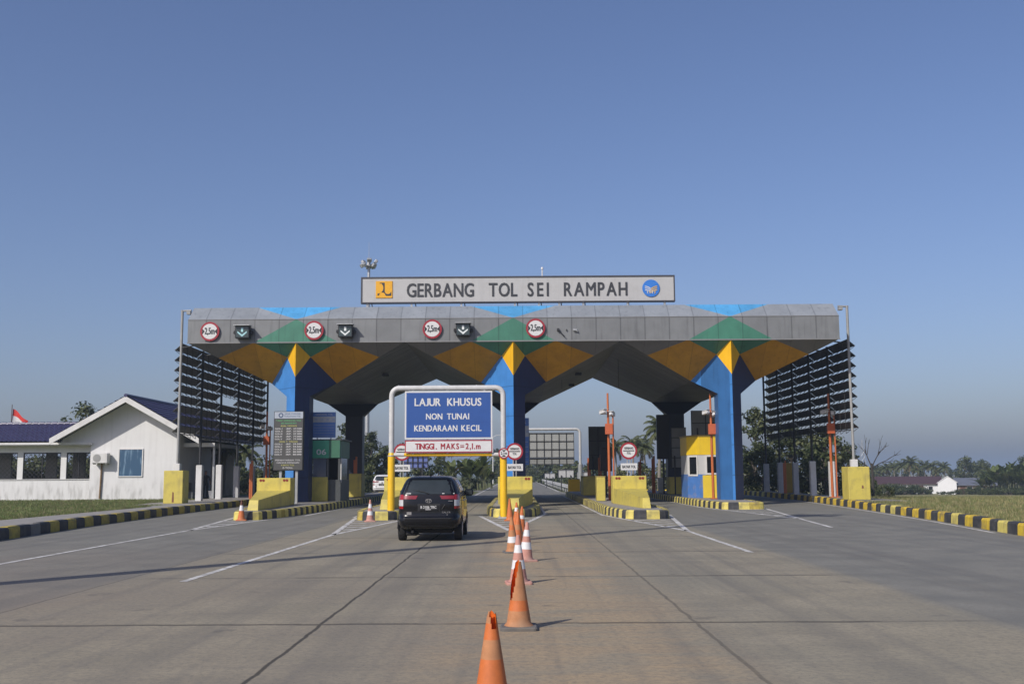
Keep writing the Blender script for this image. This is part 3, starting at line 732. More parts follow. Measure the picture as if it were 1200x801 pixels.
b.text('.', -3.2, 2.68, .215, y, off=.035); b.word('TINGGI', -4.0, -3.27, 2.68, .215, y, off=.035, lw=.8); b.word('MAKS', -3.0, -2.3, 2.68, .215, y, off=.035, lw=.78); b.text('=', -2.24, 2.68, .2, y, off=.03, w=.14); b.word('2,1.m', -2.03, -1.46, 2.68, .215, y, off=.035, lw=.8)
b.build('lettering', redp, s, s.location)
s = thing('small_height_sign', 'small round red ringed 2,1m sign on the right portal post', 'sign', (-.54, PY-.18, 2.5))
MB().disc((0,0,0), .215, .02, 28).build('plate', redp, s); MB().disc((0,-.005,0), .165, .004, 28).build('face', signw, s)
b = MB(); b.text('2,1m', 0, -.045, .1, -.006, w=.24, align='C', off=.03); b.build('lettering', letterd, s)
b = MB(); b.plate([(-.1,.13),(.1,.13),(0,.06)], -.01, .004); b.plate([(-.1,-.13),(0,-.06),(.1,-.13)], -.01, .004); b.build('arrowhead', signk, s)
MB().box(-.06,.06,.02,.06,-.05,.05).build('bracket', galv, s)

# ================================================================== BULLNOSES, ROUND SIGNS
def bullnose(label, xw0, xw1, xn0, xn1, yn=42.9, yw=50.2, group='yellow crash noses on the islands'):
    r = thing('crash_nose', label, 'crash barrier', ((xw0+xw1)/2, yw, .33), group=group)
    b = MB(); b.box(xw0, xw1, yw, yw+.95, .32, 1.58, c=.02); w = b.build('wall', yel, r, r.location)
    b = MB()
    lo = [(xn0, yn, .32), (xn1, yn, .32), (xw1-.005, yw-.005, .32), (xw0+.005, yw-.005, .32)]
    ym = yw-1.6; t = (ym-yn)/(yw-yn)
    hi = [(xn0+.03, yn+.18, .72), (xn1-.03, yn+.18, .72), (xw1-.03, yw-.005, 1.0), (xw0+.03, yw-.005, 1.0)]
    b.add(lo+hi, [(0,3,2,1), (4,5,6,7), (0,1,5,4), (1,2,6,5), (2,3,7,6), (3,0,4,7)]); b.build('ramp', yel, r, r.location)
    for sx in (xw0+.12, xw1-.36):
        b = MB()
        for k in (0, 1): b.disc((sx+.06+.13*k, yw-.012, 1.47), .06, .01, 14)
        p = b.build('reflector', M('reflector_red', (.22,.03,.015), .35), r, r.location)
    return r
n1 = bullnose('yellow sloping crash nose below the grey tariff board on the left', -12.2, -10.62, -10.78, -10.36)
bullnose('yellow crash nose half hidden behind the black car', -6.25, -4.75, -5.5, -5.12)
bullnose('yellow crash nose behind the row of cones at centre', -.93, .68, -.32, .06)
bullnose('yellow crash nose at foot of the orange camera pole', 4.42, 6.0, 4.95, 5.28)
def round_sign(x, label):
    r = thing('stop_for_toll_sign', label, 'sign', (x, 52.0, .33), group='round toll stop signs behind the crash noses')
    b = MB(); b.tube([(-.07, .05, 0), (-.07, .05, 2.4)], .03, 8); b.tube([(.07, .05, 0), (.07, .05, 2.4)], .03, 8); b.build('post', galv, r)
    MB().disc((0,0,2.45), .41, .03, 36).build('plate', redp, r); MB().disc((0,-.006,2.45), .32, .005, 36).build('face', signw, r)
    b = MB(); b.box(-.27,.27,-.012,-.007,2.43,2.475); b.build('bar', signk, r)
    b = MB(); b.text('GERBANG', 0, 2.53, .1, -.007, w=.44, align='C', off=.03); b.text('TOL', 0, 2.29, .1, -.007, w=.2, align='C', off=.03); b.build('lettering', letterd, r)
    b = MB(); b.box(-.4,.4,-.015,.015,1.52,1.85); p = b.build('lower_plate', signw, r)
    b = MB(); b.text('BAYAR TOL', 0, 1.62, .13, -.016, w=.64, align='C', off=.03); b.build('lower_lettering', letterd, p)
round_sign(-5.62, 'round GERBANG TOL sign with BAYAR TOL plate half behind the left portal post')
round_sign(-.15, 'round GERBANG TOL sign with BAYAR TOL plate beside the right portal post')
round_sign(5.38, 'round GERBANG TOL sign with BAYAR TOL plate right of orange camera pole')

# ================================================================== TARIFF BOARD, BOOTHS
ledg = M('led_board', (.065,.065,.062), .5, .06, 3)
ledw = M('led_white', (.6,.6,.6), .5); ledgr = M('led_green', (.12,.42,.16), .5); ledy = M('led_yellow', (.5,.48,.12), .5)
r = thing('tariff_board', 'dark grey electronic tariff board listing GOL prices above the left crash nose', 'display board', (-11.36, 53, .33))
x0, x1, z0, z1 = -12.1, -10.62, 1.93, 4.86
b = MB(); b.box(x0, x1, 53, 53.25, z0, z1, c=.02); b.build('cabinet', black, r, r.location)
b = MB(); b.box(x0+.03, x1-.03, 52.99, 52.997, z0+.03, z1-.38); b.build('screen', ledg, r, r.location)
b = MB(); b.box(x0+.03, x1-.03, 52.985, 52.997, z1-.36, z1-.03); h_ = b.build('header', M('header_grey', (.36,.4,.46), .5), r, r.location)
b = MB(); b.ring((x0+.35, 52.98, z1-.2), .07, .12, .004, 20); b.text('JASA MARGA', x0+.53, z1-.17, .08, 52.984, w=.8); b.text('KUALANAMU TOL', x0+.53, z1-.29, .07, 52.984, w=.8); b.build('header_mark', M('header_ink', (.05,.08,.16), .5), h_, r.location)
W_ = MB(); G_ = MB(); Yl = MB(); yy = 52.989; cx = (x0+x1)/2
G_.text('TARIF GERBANG TOL', cx, z1-.50, .075, yy, w=1.25, align='C'); G_.text('SEI RAMPAH', cx, z1-.635, .075, yy, w=.75, align='C'); Yl.text('ASAL MEDAN', cx, z1-.765, .075, yy, w=.8, align='C')
pr = ['37.500','57.000','57.000','77.000','77.000']; pr2 = ['39.500','59.500','59.500','80.000','80.000']; ro = ['I','II','III','IV','V']
for k in range(5):
    for base, pp in ((.90, pr), (1.66, pr2)):
        z = z1-base-.128*k
        W_.text('GOL.'+ro[k], x0+.07, z, .07, yy, w=.36, off=.03); W_.text(':RP.', x0+.62, z, .07, yy, w=.27, off=.03); W_.text(pp[k], x1-.08, z, .07, yy, w=.42, align='R', off=.03)
Yl.text('ASAL T. TINGGI', cx, z1-1.54, .075, yy, w=.9, align='C')
W_.text('PEMBAYARAN TOL', cx, z0+.48, .07, yy, w=1.25, align='C'); W_.text('HANYA DENGAN', cx, z0+.355, .07, yy, w=1.1, align='C'); Yl.text('KARTU TOL', cx, z0+.235, .07, yy, w=.65, align='C'); W_.text('E-TOLL', cx, z0+.1, .08, yy, w=.5, align='C')
W_.build('white_lettering', ledw, r, r.location); G_.build('green_lettering', ledgr, r, r.location); Yl.build('yellow_lettering', ledy, r, r.location)
b = MB()
for x in (-11.75, -10.95): b.box(x-.06, x+.06, 53.1, 53.2, .31, z0+.02)
b.build('leg', galv, r, r.location)

def info_board(loc, w, h, label, post_h):
    r = thing('information_board', label, 'sign', loc, group='blue information boards at the booths')
    b = MB(); b.box(-w/2, w/2, 0, .12, post_h, post_h+h); b.build('panel', M('panel_blue', (.09,.19,.48), .5, .06, 3), r)
    b = MB(); b.box(-w/2+.01, w/2-.01, -.01, -.003, post_h+h*.6, post_h+h*.83); b.build('white_strip', M('strip_grey', (.42,.44,.46), .5, .1, 8), r)
    b = MB(); b.text('GERBANG TOL', 0, post_h+h*.88, h*.055, -.004, w=w*.75, align='C'); b.build('lettering', signw, r)
    b = MB()
    for k in range(5): b.box(-w/2+.06, w/2-.06, -.012, -.006, post_h+h*(.06+.105*k), post_h+h*(.075+.105*k))
    for k in range(4): b.box(-w/2+.1+k*.26*w, -w/2+.02+(k+.7)*.26*w, -.018, -.011, post_h+h*.68, post_h+h*.74)
    b.build('line_mark', M('pale_lines', (.3,.36,.48), .5), r)
    b = MB()
    for x in (-w*.3, w*.3): b.tube([(x,.06,0), (x,.06,post_h+.05)], .03, 8)
    b.build('leg', galv, r)
    return r
info_board((-10.4, 57.4, 3.54), 1.22, 1.36, 'blue information board with white strip on top of booth 06', .16)
info_board((.02, 58.4, .33), 1.2, 2.55, 'tall blue information board half behind the centre column', 1.85)

def booth06():
    r = thing('toll_booth', 'toll booth with green panel marked 06 behind the tariff board', 'toll booth', (-10.3, 57, .33))
    bx0, bx1, by0, by1 = -11.1, -9.45, 57, 60.2
    dk = M('booth_dark', (.07,.075,.075), .5, .1, 3)
    b = MB(); b.box(bx0, -10.1, by0, by0+.25, .32, 1.6, c=.02); b.build('yellow_base', yel, r, r.location)
    b = MB(); b.box(bx0+.05, bx1, by0+.26, by1, .32, 1.45); b.build('body', dk, r, r.location)
    b = MB(); b.box(bx0+.05, bx1-.0, by0, by1, 2.6, 3.54, c=.02); up = b.build('upper_band', M('green_dark', (.045,.15,.09), .5, .1, 3), r, r.location)
    b = MB(); b.box(-11.04, -10.05, by0-.02, by0-.004, 2.6, 3.53); pn = b.build('number_panel', M('booth_green', (.06,.33,.2), .45, .06, 3), r, r.location)
    b = MB(); b.text('06', -10.45, 2.78, .28, by0-.022, w=.5, align='C', off=.03); b.build('number', signw, pn, r.location)
    b = MB(); b.box(-10.9, -10.2, by0+.1, by0+.13, 1.6, 2.6); b.build('front_window', M('booth_window', (.14,.16,.21), .15, .1, 2), r, r.location)
    for x, y in ((-10.98, by0+.12), (-10.12, by0+.12), (bx1-.06, by0+.12), (bx1-.06, by1-.1), (bx0+.1, by1-.1)): MB().box(x-.05, x+.05, y-.05, y+.05, 1.45, 2.6).build('corner_post', dk, r, r.location)
    b = MB(); b.box(bx0+.15, bx1-.09, by0+1.9, by0+1.96, 1.45, 2.6); b.box(bx1-.08, bx1-.04, by0+.5, by1-.5, 1.45, 2.6); b.build('side_window', glass, r, r.location)
    b = MB(); b.box(bx1-.03, bx1+.02, by0+.35, by0+.5, 1.3, 2.55); b.build('white_jamb', white, r, r.location)
    b = MB(); b.box(bx0-.02, bx1+.12, by0-.0, by1+.1, 3.545, 3.6); b.build('roof', dk, r, r.location)
booth06()
def booth5():
    r = thing('toll_booth', 'yellow white and peeling blue toll booth left of the right blue column', 'toll booth', (10.6, 60, .33))
    # chamfered plan
    pl = [(10.12,60), (11.55,60), (11.55,63.2), (9.6,63.2), (9.6,60.9)]
    def band(z0, z1, grow=0.):
        b = MB(); n = len(pl); cx = 10.6; cy = 61.5
        pp = [(cx+(x-cx)*(1+grow), cy+(y-cy)*(1+grow*.6)) for x, y in pl]
        b.add([(x, y, z0) for x, y in pp]+[(x, y, z1) for x, y in pp], [tuple(range(n))[::-1], tuple(range(n, 2*n))] + [(i, (i+1) % n, (i+1) % n+n, i+n) for i in range(n)]); return b
    band(.32, 1.62).build('lower_wall', M('peeling_blue', (.06,.17,.45), .6, .12, 3, dirt=.55, dirt_col=(.33,.25,.18)), r, r.location)
    band(1.62, 2.7, -.004).build('upper_wall', M('booth_white', (.5,.5,.49), .6, .05, 2, streak=.2), r, r.location)
    band(2.7, 3.72, .02).build('yellow_band', M('booth_yellow', (.74,.50,.02), .5, .06, 2, streak=.15), r, r.location)
    band(3.72, 3.8, .06).build('roof', M('booth_roof', (.3,.22,.05), .6), r, r.location)
    b = MB(); b.box(10.3, 11.5, 59.93, 59.99, .32, 1.57); b.build('yellow_panel', M('booth_panel', (.72,.52,.04), .5, .06, 2), r, r.location)
    b = MB(); x0, x1, z0, z1 = 10.46, 11.34, 1.6, 2.68
    for a in ((x0, x1, z0, z0+.09), (x0, x1, z1-.09, z1), (x0, x0+.09, z0+.09, z1-.09), (x1-.09, x1, z0+.09, z1-.09)): b.box(a[0], a[1], 59.93, 60.02, a[2], a[3])
    w = b.build('window', white, r, r.location); b = MB(); b.box(x0+.09, x1-.09, 59.98, 60.005, z0+.09, z1-.09); b.build('pane', glass, w, r.location)
    # chamfer window
    a = Vector((9.6,60.9,0)); c = Vector((10.12,60,0)); d = (c-a); nrm = Vector((-d.y, d.x, 0)).normalized()
    nrm = -nrm if nrm.y > 0 else nrm
    def quad(t0, t1, z0, z1, off):
        p, q = a+d*t0+nrm*off, a+d*t1+nrm*off; return [(p.x,p.y,z0), (q.x,q.y,z0), (q.x,q.y,z1), (p.x,p.y,z1)]
    w = MB().poly(quad(.12,.92,1.52,2.68,.03)).build('window', white, r, r.location); MB().poly(quad(.24,.82,1.62,2.58,.036)).build('pane', glass, w, r.location)
booth5()
def sign_back(loc, w, h, z, nx, nz, label, cmat=None, posts=True, group='backs of lane signs seen from behind'):
    r = thing('sign_back', label, 'sign back', loc, group=group)
    cmat = cmat or M('sign_back_grey', (.21,.215,.21), .5, .08, 2)
    MB().box(-w/2, w/2, 0, .05, z, z+h).build('panel', cmat, r)
    b = MB()
    for i in range(nx+1): x = -w/2+w*i/nx; b.box(x-.022, x+.022, -.06, -.002, z, z+h)
    for j in range(nz+1): q = z+h*j/nz; b.box(-w/2-.03, w/2+.03, -.09, -.061, q-.022, q+.022)
    b.build('rail', dsteel, r)
    if posts:
        for x in (-w*.3, w*.3): MB().tube([(x,-.1,0), (x,-.1,z+h*.3)], .05, 8).build('post', dsteel, r)
    return r
sign_back((11.95, 68, .33), 1.8, 1.55, 3.72, 2, 2, 'framed grey sign back standing above the yellow booth', group='grey sign backs beyond the booths')
sign_back((10.5, 70, .33), .95, 2.6, 1.7, 1, 4, 'tall narrow grey sign back left of the yellow booth', group='grey sign backs beyond the booths')
sign_back((5.7, 76, .33), 1.3, 3.0, 1.65, 2, 3, 'tall dark grey sign back behind the orange camera pole', M('dark_back', (.075,.08,.075), .6), group='grey sign backs beyond the booths')
sign_back((-5.55, 58, .33), 1.38, .62, 1.72, 5, 2, 'small blue gridded display panel above the black car', M('panel_lilac', (.12,.16,.38), .5, .1, 6), group='grey sign backs beyond the booths')

def camera_pole(loc, label, hh=5.6, second=(.45, .0), gp='orange camera poles on the islands', flip=1):
    r = thing('camera_pole', label, 'camera pole', loc, group=gp)
    b = MB(); b.tube([(0,0,0), (-.02,0,hh*.7), (-.03,0,hh)], [.075,.065,.05], 10); b.box(-.16,.16,-.16,.16,0,.04); b.build('pole', orange, r, smooth=False)
    b = MB(); b.tube([(second[0], second[1], 0), (second[0], second[1], hh*.83)], .04, 8); b.box(second[0]-.11, second[0]+.11, second[1]-.11, second[1]+.11, 0, .04); b.build('thin_pole', orange, r)
    MB().box(-.2, .2, -.16-.12, -.07, hh*.61, hh*.71, c=.015).build('cabinet', M('cabinet_red_orange', (.48,.11,.04), .5, .08, 3), r)
    for k, (dx, dz, a) in enumerate(((-.3, .82, .5), (.18, .8, -.4))):
        b = MB(); b.box(-.11,.11,-.2,.2,-.09,.09, c=.02); b.tube([(0,-.2,0), (0,-.26,0)], .07, 10); b.box(-.13,.13,-.3,.16,.09,.11)
        b.xf(lambda p, dx=dx, dz=dz, a=a: Vector((dx+p.x*cos(a)-p.y*sin(a), -.1+p.x*sin(a)+p.y*cos(a), hh*dz+p.z-.15*p.y)))
        cm_ = b.build('camera', M('camera_white', (.6,.6,.6), .4), r)
        MB().tube([(0,0,hh*dz-.1), (dx,-.08,hh*dz-.1)], .025, 6).build('arm', galv, cm_)
    return r
cp = camera_pole((4.77, 56, .33), 'tall orange camera pole with cabinet behind the right centre crash nose', 5.55, (.22, -.1))
dup(cp, (10.33, 57, .33), 'tall orange camera pole with cabinet in front of the yellow booth')
dup(cp, (17.5, 60, .3), 'tall orange camera pole with cabinet beside the right louvre screen', scale=(1.05,1.05,1.04))
dup(cp, (-16.4, 70, .3), 'shaded orange camera pole by the left louvre screen')

def posts_pair(loc, label, h=2.55):
    r = thing('barrier_post', label, 'barrier post', loc, group='orange barrier posts on the islands')
    b = MB(); b.box(-.11,.0,-.06,.06,0,h*.92, c=.01); b.build('rear_channel', orange, r); b = MB(); b.box(.01,.12,-.07,.07,0,h, c=.01); b.build('front_channel', orange, r)
    return r
pp = posts_pair((9.32, 74, .33), 'orange barrier post right of the round sign near dark column')
dup(pp, (9.3, 82, .33), 'orange barrier post right behind the BAYAR TOL plate', scale=.95)
dup(pp, (5.72, 75, .33), 'dark shaded orange post left of the orange camera pole', scale=1.05)
dup(pp, (5.6, 84.6, .33), 'small orange post far behind under the dark sign back', scale=1.1)
dup(pp, (-16.2, 65.2, .3), 'dull red barrier post between the left louvre posts', scale=.9)
dup(pp, (17.6, 71, .3), 'orange barrier post between the right louvre posts', scale=.85)
dup(pp, (-10.6, 70, .33), 'orange barrier post in shade by the rear left column', scale=1.0)
r = thing('barrier_gate', 'thin barrier arm with its grey motor cabinet under the canopy', 'barrier gate', (9.9, 74.5, .33))
MB().box(-.2,.2,-.2,.2,0,1.0,c=.02).build('cabinet', galv, r); MB().box(-1.3,.1,-.26,-.21,.98,1.06).build('arm', signw, r)

def barrier_block(x0, x1, y0, y1, h, label, mat_=None):
    r = thing('island_block', label, 'guard block', ((x0+x1)/2, y0, .33), group='yellow blocks standing on the islands')
    b = MB(); b.box(x0, x1, y0, y1, .32, h, c=.02); b.build('block', mat_ or yel, r, r.location)
    b = MB(); b.box(x0-.01, x1+.01, y0-.01, y1+.01, h+.002, h+.04); b.build('cap', M('block_cap', (.4,.32,.1), .7), r, r.location)
    return r
barrier_block(4.0, 4.42, 54.4, 55.4, 1.52, 'narrow yellow pillar at left of the orange camera pole')
barrier_block(3.95, 4.85, 84.2, 85.2, 1.25, 'small bright yellow block at far end of the centre lane', deepyel)
barrier_block(4.2, 5.4, 69, 72, 1.5, 'yellow block in deep shade behind the orange camera pole')
barrier_block(10.0, 10.9, 71, 72.5, 1.4, 'yellow block in shade beside the dark rear column at right')
barrier_block(-12.3, -11.75, 60.5, 61.1, 1.75, 'tall yellow pillar left of the tariff board')
barrier_block(-11.6, -11.05, 62.5, 63.1, 1.75, 'yellow pillar behind the tariff board legs')
barrier_block(-10.9, -9.9, 68, 69.5, 1.75, 'yellow block in front of the rear left column')
barrier_block(-12.2, -11.2, 73, 74, 1.6, 'yellow block in shade left of the rear left column')
barrier_block(14.9+3.0, 14.9+4.2, 73.2, 74, 2.3, 'brown yellow block behind the right louvre posts', M('brown_yellow', (.3,.19,.02), .7))
# tall dark display slab right of palm
r = thing('display_cabinet', 'tall black slab cabinet hanging beside the dark rear column', 'display board', (9.85, 72.5, .33))
MB().box(-.42,.42,0,.3,2.3,5.3,c=.02).build('cabinet', black, r); MB().box(-.05,.05,.1,.2,0,2.3).build('post', black, r)
r = thing('display_cabinet', 'dark brown cabinet box beside the dark grey sign back', 'display board', (5.55, 68, .33))
MB().box(-.3,.42,0,.35,1.5,3.0,c=.02).build('cabinet', M('dark_brown', (.03,.02,.018), .6), r); MB().box(-.1,.1,.1,.25,0,1.5).build('post', black, r)

# ---- exit portal seen from behind
r = thing('exit_portal', 'grey pipe portal with gridded sign backs at far end of the centre lane', 'portal frame', (2.7, 86.2, .0))
b = MB(); xs0, xs1 = .35, 5.02; PY2 = 86.2
pts = [(xs0,PY2,.3), (xs0,PY2,4.95)] + [(xs0+.3-.3*cos(a), PY2, 4.95+.3*sin(a)) for a in (.4,.8,1.2,1.57)] + [(xs1-.3+.3*sin(a), PY2, 4.95+.3*cos(a)) for a in (0,.4,.8,1.2,1.57)] + [(xs1,PY2,2.4)]
b.tube(pts, .11, 10); b.build('pipe_frame', greyp, r, r.location, smooth=True)
b = MB(); b.tube([(xs1,PY2,.3), (xs1,PY2,2.45)], .2, 12); b.build('lower_post', galv, r, r.location)
s = sign_back((2.72, 86.3, 0), 3.6, 1.95, 3.0, 6, 3, 'large pale gridded sign back hanging in the exit portal', M('pale_back', (.34,.35,.34), .5, .06, 2), posts=False, group='sign backs in the exit portal')
sign_back((2.72, 86.3, 0), 3.6, .48, 2.46, 6, 1, 'narrow gridded plate back below the large sign back', M('pale_back_low', (.26,.27,.26), .5, .06, 2), posts=False, group='sign backs in the exit portal')
# small roadside signs far behind
sg1 = sign_back((4.6, 103, -.02), 1.5, .75, 1.35, 2, 1, 'small white sign back by the far guardrail', M('far_sign_back', (.42,.42,.42), .6), group='small sign backs beyond the plaza')
dup(sg1, (6.6, 108, -.02), 'second small white sign back further right beyond the yellow block', scale=.9)
dup(sg1, (3.9, 132, -.02), 'small grey sign back far down the road', scale=.85)
r = thing('guardrail', 'pale steel guardrail along the right edge of the far road', 'guardrail', (4.7, 96, 0))
b = MB(); b.box(4.55, 4.6, 97, 220, .38, .52); b.box(4.53, 4.58, 97, 220, .55, .69); b.build('rail', M('rail_white', (.55,.55,.54), .5), r, r.location)
for k in range(30): MB().box(4.62, 4.72, 98+4*k, 98.1+4*k, -.05, .7).build('post', galv, r, r.location)
lp = thing('street_lamp', 'thin white lamp post beside the far road', 'street lamp', (-4.4, 190, 0))
MB().tube([(0,0,0), (0,0,8.2)], [.1,.07], 8).build('pole', white, lp); MB().tube([(0,0,8.2), (.6,-.1,8.5), (1.5,-.2,8.6)], .04, 6).build('arm', white, lp); MB().box(1.4,2.0,-.3,-.1,8.52,8.66).build('lamp_head', galv, lp)

def stained_wall(name, col):
    m = M(name, col, .75, .04, 1.2, streak=.2, streak_col=(.3,.29,.27)); n = m.node_tree.nodes; l = m.node_tree.links; b = n['Principled BSDF']
    tc = n.new('ShaderNodeTexCoord'); sp = n.new('ShaderNodeSeparateXYZ'); l.new(tc.outputs['Object'], sp.inputs[0])
    a = node_noise(n, l, tc.outputs['Object'], 1, 7, (2.6, 2.6, .5)); c = node_noise(n, l, tc.outputs['Object'], 1, 7, (4, 4, 1.1))
    zz_ = node_math(n, l, 'ADD', sp.outputs['Z'], node_math(n, l, 'MULTIPLY', node_math(n, l, 'SUBTRACT', a, .5), 2.4))
    f = node_math(n, l, 'MULTIPLY', node_range(n, l, zz_, 1.35, .3), node_range(n, l, c, .42, .68, .06, .5))
    old = b.inputs['Base Color'].links[0].from_socket
    l.new(node_mix(n, l, f, old, (.26,.255,.24)), b.inputs['Base Color']); return m
wallw = stained_wall('office_wall', (.66, .66, .655))
# ================================================================== OFFICE
tile_m = M('violet_roof_tile', (.045,.042,.105), .4, .25, 3, dirt=.2, dirt_col=(.06,.055,.07))
def tile_roof(o, u, ulen, v, vlen, pitch=.3, row=.36, amp=.035):
    """corrugated, stepped tiles: o = eave corner, u along the eave, v up the slope"""
    o = Vector(o); u = Vector(u).normalized(); v = Vector(v).normalized(); n = u.cross(v); n = n if n.z > 0 else -n
    nu = int(ulen/pitch)*4; nv = int(vlen/row); V = []; F = []
    for j in range(nv):
        for t, h in ((0, .05), (1, 0.)):
            for i in range(nu+1):
                s = ulen*i/nu; V.append(tuple(o+u*s+v*(vlen*(j+t)/nv)+n*(h+amp*(.5+.5*cos(2*pi*s/pitch+.9*(j % 2))))))
    w = nu+1
    for j in range(2*nv-1):
        for i in range(nu): F.append((j*w+i, j*w+i+1, (j+1)*w+i+1, (j+1)*w+i))
    mb = MB(); return mb.add(V, F, 0)
office = thing('office_building', 'white single storey toll office with violet tiled roof and broad gable', 'building', (-24, 66, .28))
OL = office.location
gx, gz, ez, hw = -23.9, 6.55, 4.0, 4.5        # ridge x, ridge z, eave z, half width of roof
sl_ = (gz-ez)/hw
xa, xb = -26.35, -20.9
zz = lambda x: gz-.18-abs(x-gx)*sl_
b = MB(); pts = [(xa, .2), (xb, .2), (xb, zz(xb)), (gx, gz-.18), (-28.2, zz(-28.2)), (-28.2, 3.66), (xa, 3.66)]
v_, f_q = tri_plate(pts, 66.0, 0); b.add(v_, f_q); v_, f_q = tri_plate(pts, 66.25, 0); b.add(v_, f_q); n_ = len(pts)
b.add([(x, 66.0, z) for x, z in pts]+[(x, 66.25, z) for x, z in pts], [(i, (i+1) % n_, (i+1) % n_+n_, i+n_) for i in range(n_)]); b.build('gable_wall', wallw, office, OL)
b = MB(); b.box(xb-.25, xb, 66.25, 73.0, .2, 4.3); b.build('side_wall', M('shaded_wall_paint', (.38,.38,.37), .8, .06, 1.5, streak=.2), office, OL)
b = MB(); b.box(xa, xb, 79, 79.2, .2, 4.3); b.build('rear_wall', wallw, office, OL)
# main roof
for sg in (-1, 1):
    e = Vector((gx+sg*hw, 64.9, ez)); v = Vector((-sg*hw, 0, gz-ez))
    tile_roof(e, (0,1,0), 14.6, v, v.length).build('roof_slope', tile_m, office, OL)
    b = MB(); th = .07
    a = (gx+sg*hw, ez-.03); c = (gx, gz-.03)
    b.add([(a[0],64.95,a[1]), (c[0],64.95,c[1]), (c[0],79.4,c[1]), (a[0],79.4,a[1]), (a[0],64.95,a[1]-th), (c[0],64.95,c[1]-th), (c[0],79.4,c[1]-th), (a[0],79.4,a[1]-th)],
          [(0,1,2,3), (4,7,6,5), (0,4,5,1), (1,5,6,2), (2,6,7,3), (3,7,4,0)]); b.build('eave_lining', white, office, OL)
    b = MB(); b.plate([(a[0]-sg*-.05,ez-.36), (a[0]+sg*.05,ez+.0), (gx, gz+.0), (gx, gz-.36)], 64.86, .06); b.build('bargeboard', white, office, OL)
b = MB(); b.tube([(gx,64.85,gz+.05), (gx,79.5,gz+.05)], .11, 8); b.build('ridge_cap', tile_m, office, OL)
b = MB(); b.tube([(-42,70.4,5.15), (-26.5,70.4,5.15)], .11, 8)
for k in range(38): b.tube([(-42+.42*k,70.4,5.17), (-41.72+.42*k,70.4,5.17)], [.13,.12], 8)
b.build('ridge_cap', tile_m, office, OL)
# wing
tile_roof((-42, 65.85, 3.82), (1,0,0), 13.9, (0, 4.55, 1.28), 4.72).build('roof_slope', tile_m, office, OL)
tile_roof((-42, 75, 3.82), (1,0,0), 15.9, (0, -4.55, 1.28), 4.72).build('roof_slope', tile_m, office, OL)
b = MB(); b.box(-42, -26.2, 65.75, 65.86, 3.66, 3.79); b.build('gutter', white, office, OL)
b = MB(); b.box(-42, -26.4, 65.9, 75, 3.6, 3.65); b.build('ceiling', wallw, office, OL)
wy = 66.55
ops = [(-34.2,-31.1), (-30.75,-28.4), (-28.05,-26.55)]
edges = [-42, -37.6, -37.2, -34.6]
b = MB()
cur = -42
for a, c in [(-41.5,-38.2), (-37.8,-34.6)] + ops:
    b.box(cur, a, wy, wy+.22, 1.56, 3.2); cur = c
b.box(cur, xa, wy, wy+.22, 1.56, 3.2); b.box(-42, xa, wy, wy+.22, 3.2, 3.6); b.build('wing_wall', wallw, office, OL)
b = MB(); b.box(-42, xa, wy-.02, wy+.22, .2, 1.5); b.build('wing_plinth', wallw, office, OL)
b = MB(); b.box(-42, xa, wy-.06, wy+.24, 1.5, 1.56); b.build('sill', M('sill_grey', (.45,.45,.44), .8), office, OL)
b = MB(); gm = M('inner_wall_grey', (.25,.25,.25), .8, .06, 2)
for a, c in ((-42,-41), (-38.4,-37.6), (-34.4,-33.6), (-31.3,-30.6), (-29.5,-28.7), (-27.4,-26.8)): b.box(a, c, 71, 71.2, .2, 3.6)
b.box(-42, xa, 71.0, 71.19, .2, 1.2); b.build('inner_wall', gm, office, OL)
b = MB(); b.box(-42, xa, wy+.22, 71, .26, .3); b.build('wing_floor', conc, office, OL)
for a, c in ops:
    b = MB(); z0, z1 = 1.57, 3.19
    for q in ((a, a+.05, z0, z1), (c-.05, c, z0, z1), ((a+c)/2-.03, (a+c)/2+.03, z0, z1)): b.box(q[0], q[1], wy+.05, wy+.1, q[2], q[3])
    b.box(a+.05, c-.05, wy+.055, wy+.095, z0, z0+.05); b.box(a+.05, c-.05, wy+.055, wy+.095, z1-.07, z1)
    f = b.build('grille_frame', black, office, OL); b = MB(); d = .17; H_ = z1-z0; d = .27
    for s in (1, -1):
        t = a-H_
        while t < c:
            # diagonal wire clipped to the opening
            p0, p1 = t, t+H_
            q0, q1 = max(p0, a), min(p1, c)
            if q1-q0 > .02:
                za = z0+(q0-p0); zb = z0+(q1-p0)
                if s < 0: za, zb = z1-(za-z0), z1-(zb-z0)
                b.tube([(q0, wy+.12+.01*s, za), (q1, wy+.12+.01*s, zb)], .011, 4, caps=False)
            t += d
    b.build('grille_mesh', M('grille_grey', (.07,.07,.07), .6), f, OL)
# gable window
wf = MB(); x0, x1, z0, z1 = -24.6, -23.08, 1.66, 3.4
for q in ((x0,x1,z0,z0+.06), (x0,x1,z1-.06,z1), (x0,x0+.06,z0+.06,z1-.06), (x1-.06,x1,z0+.06,z1-.06)): wf.box(q[0],q[1],65.94,66.0,q[2],q[3])
f = wf.build('window_frame', white, office, OL)
gl = bpy.data.materials.new('blue_glass_with_reflection'); gl.use_nodes = True; n = gl.node_tree.nodes; l = gl.node_tree.links
tc = n.new('ShaderNodeTexCoord'); nz = node_noise(n, l, tc.outputs['Object'], 1.5, 5, (2.5,1,.5)); l.new(node_mix(n, l, node_range(n, l, nz, .5, .66), (.04,.095,.17), (.16,.26,.36)), n['Principled BSDF'].inputs['Base Color']); n['Principled BSDF'].inputs['Roughness'].default_value = .2  # paler patches put a reflection into the colour of the blue glass
MB().box(x0+.06, x1-.06, 65.965, 65.99, z0+.06, z1-.06).build('pane', gl, f, OL)
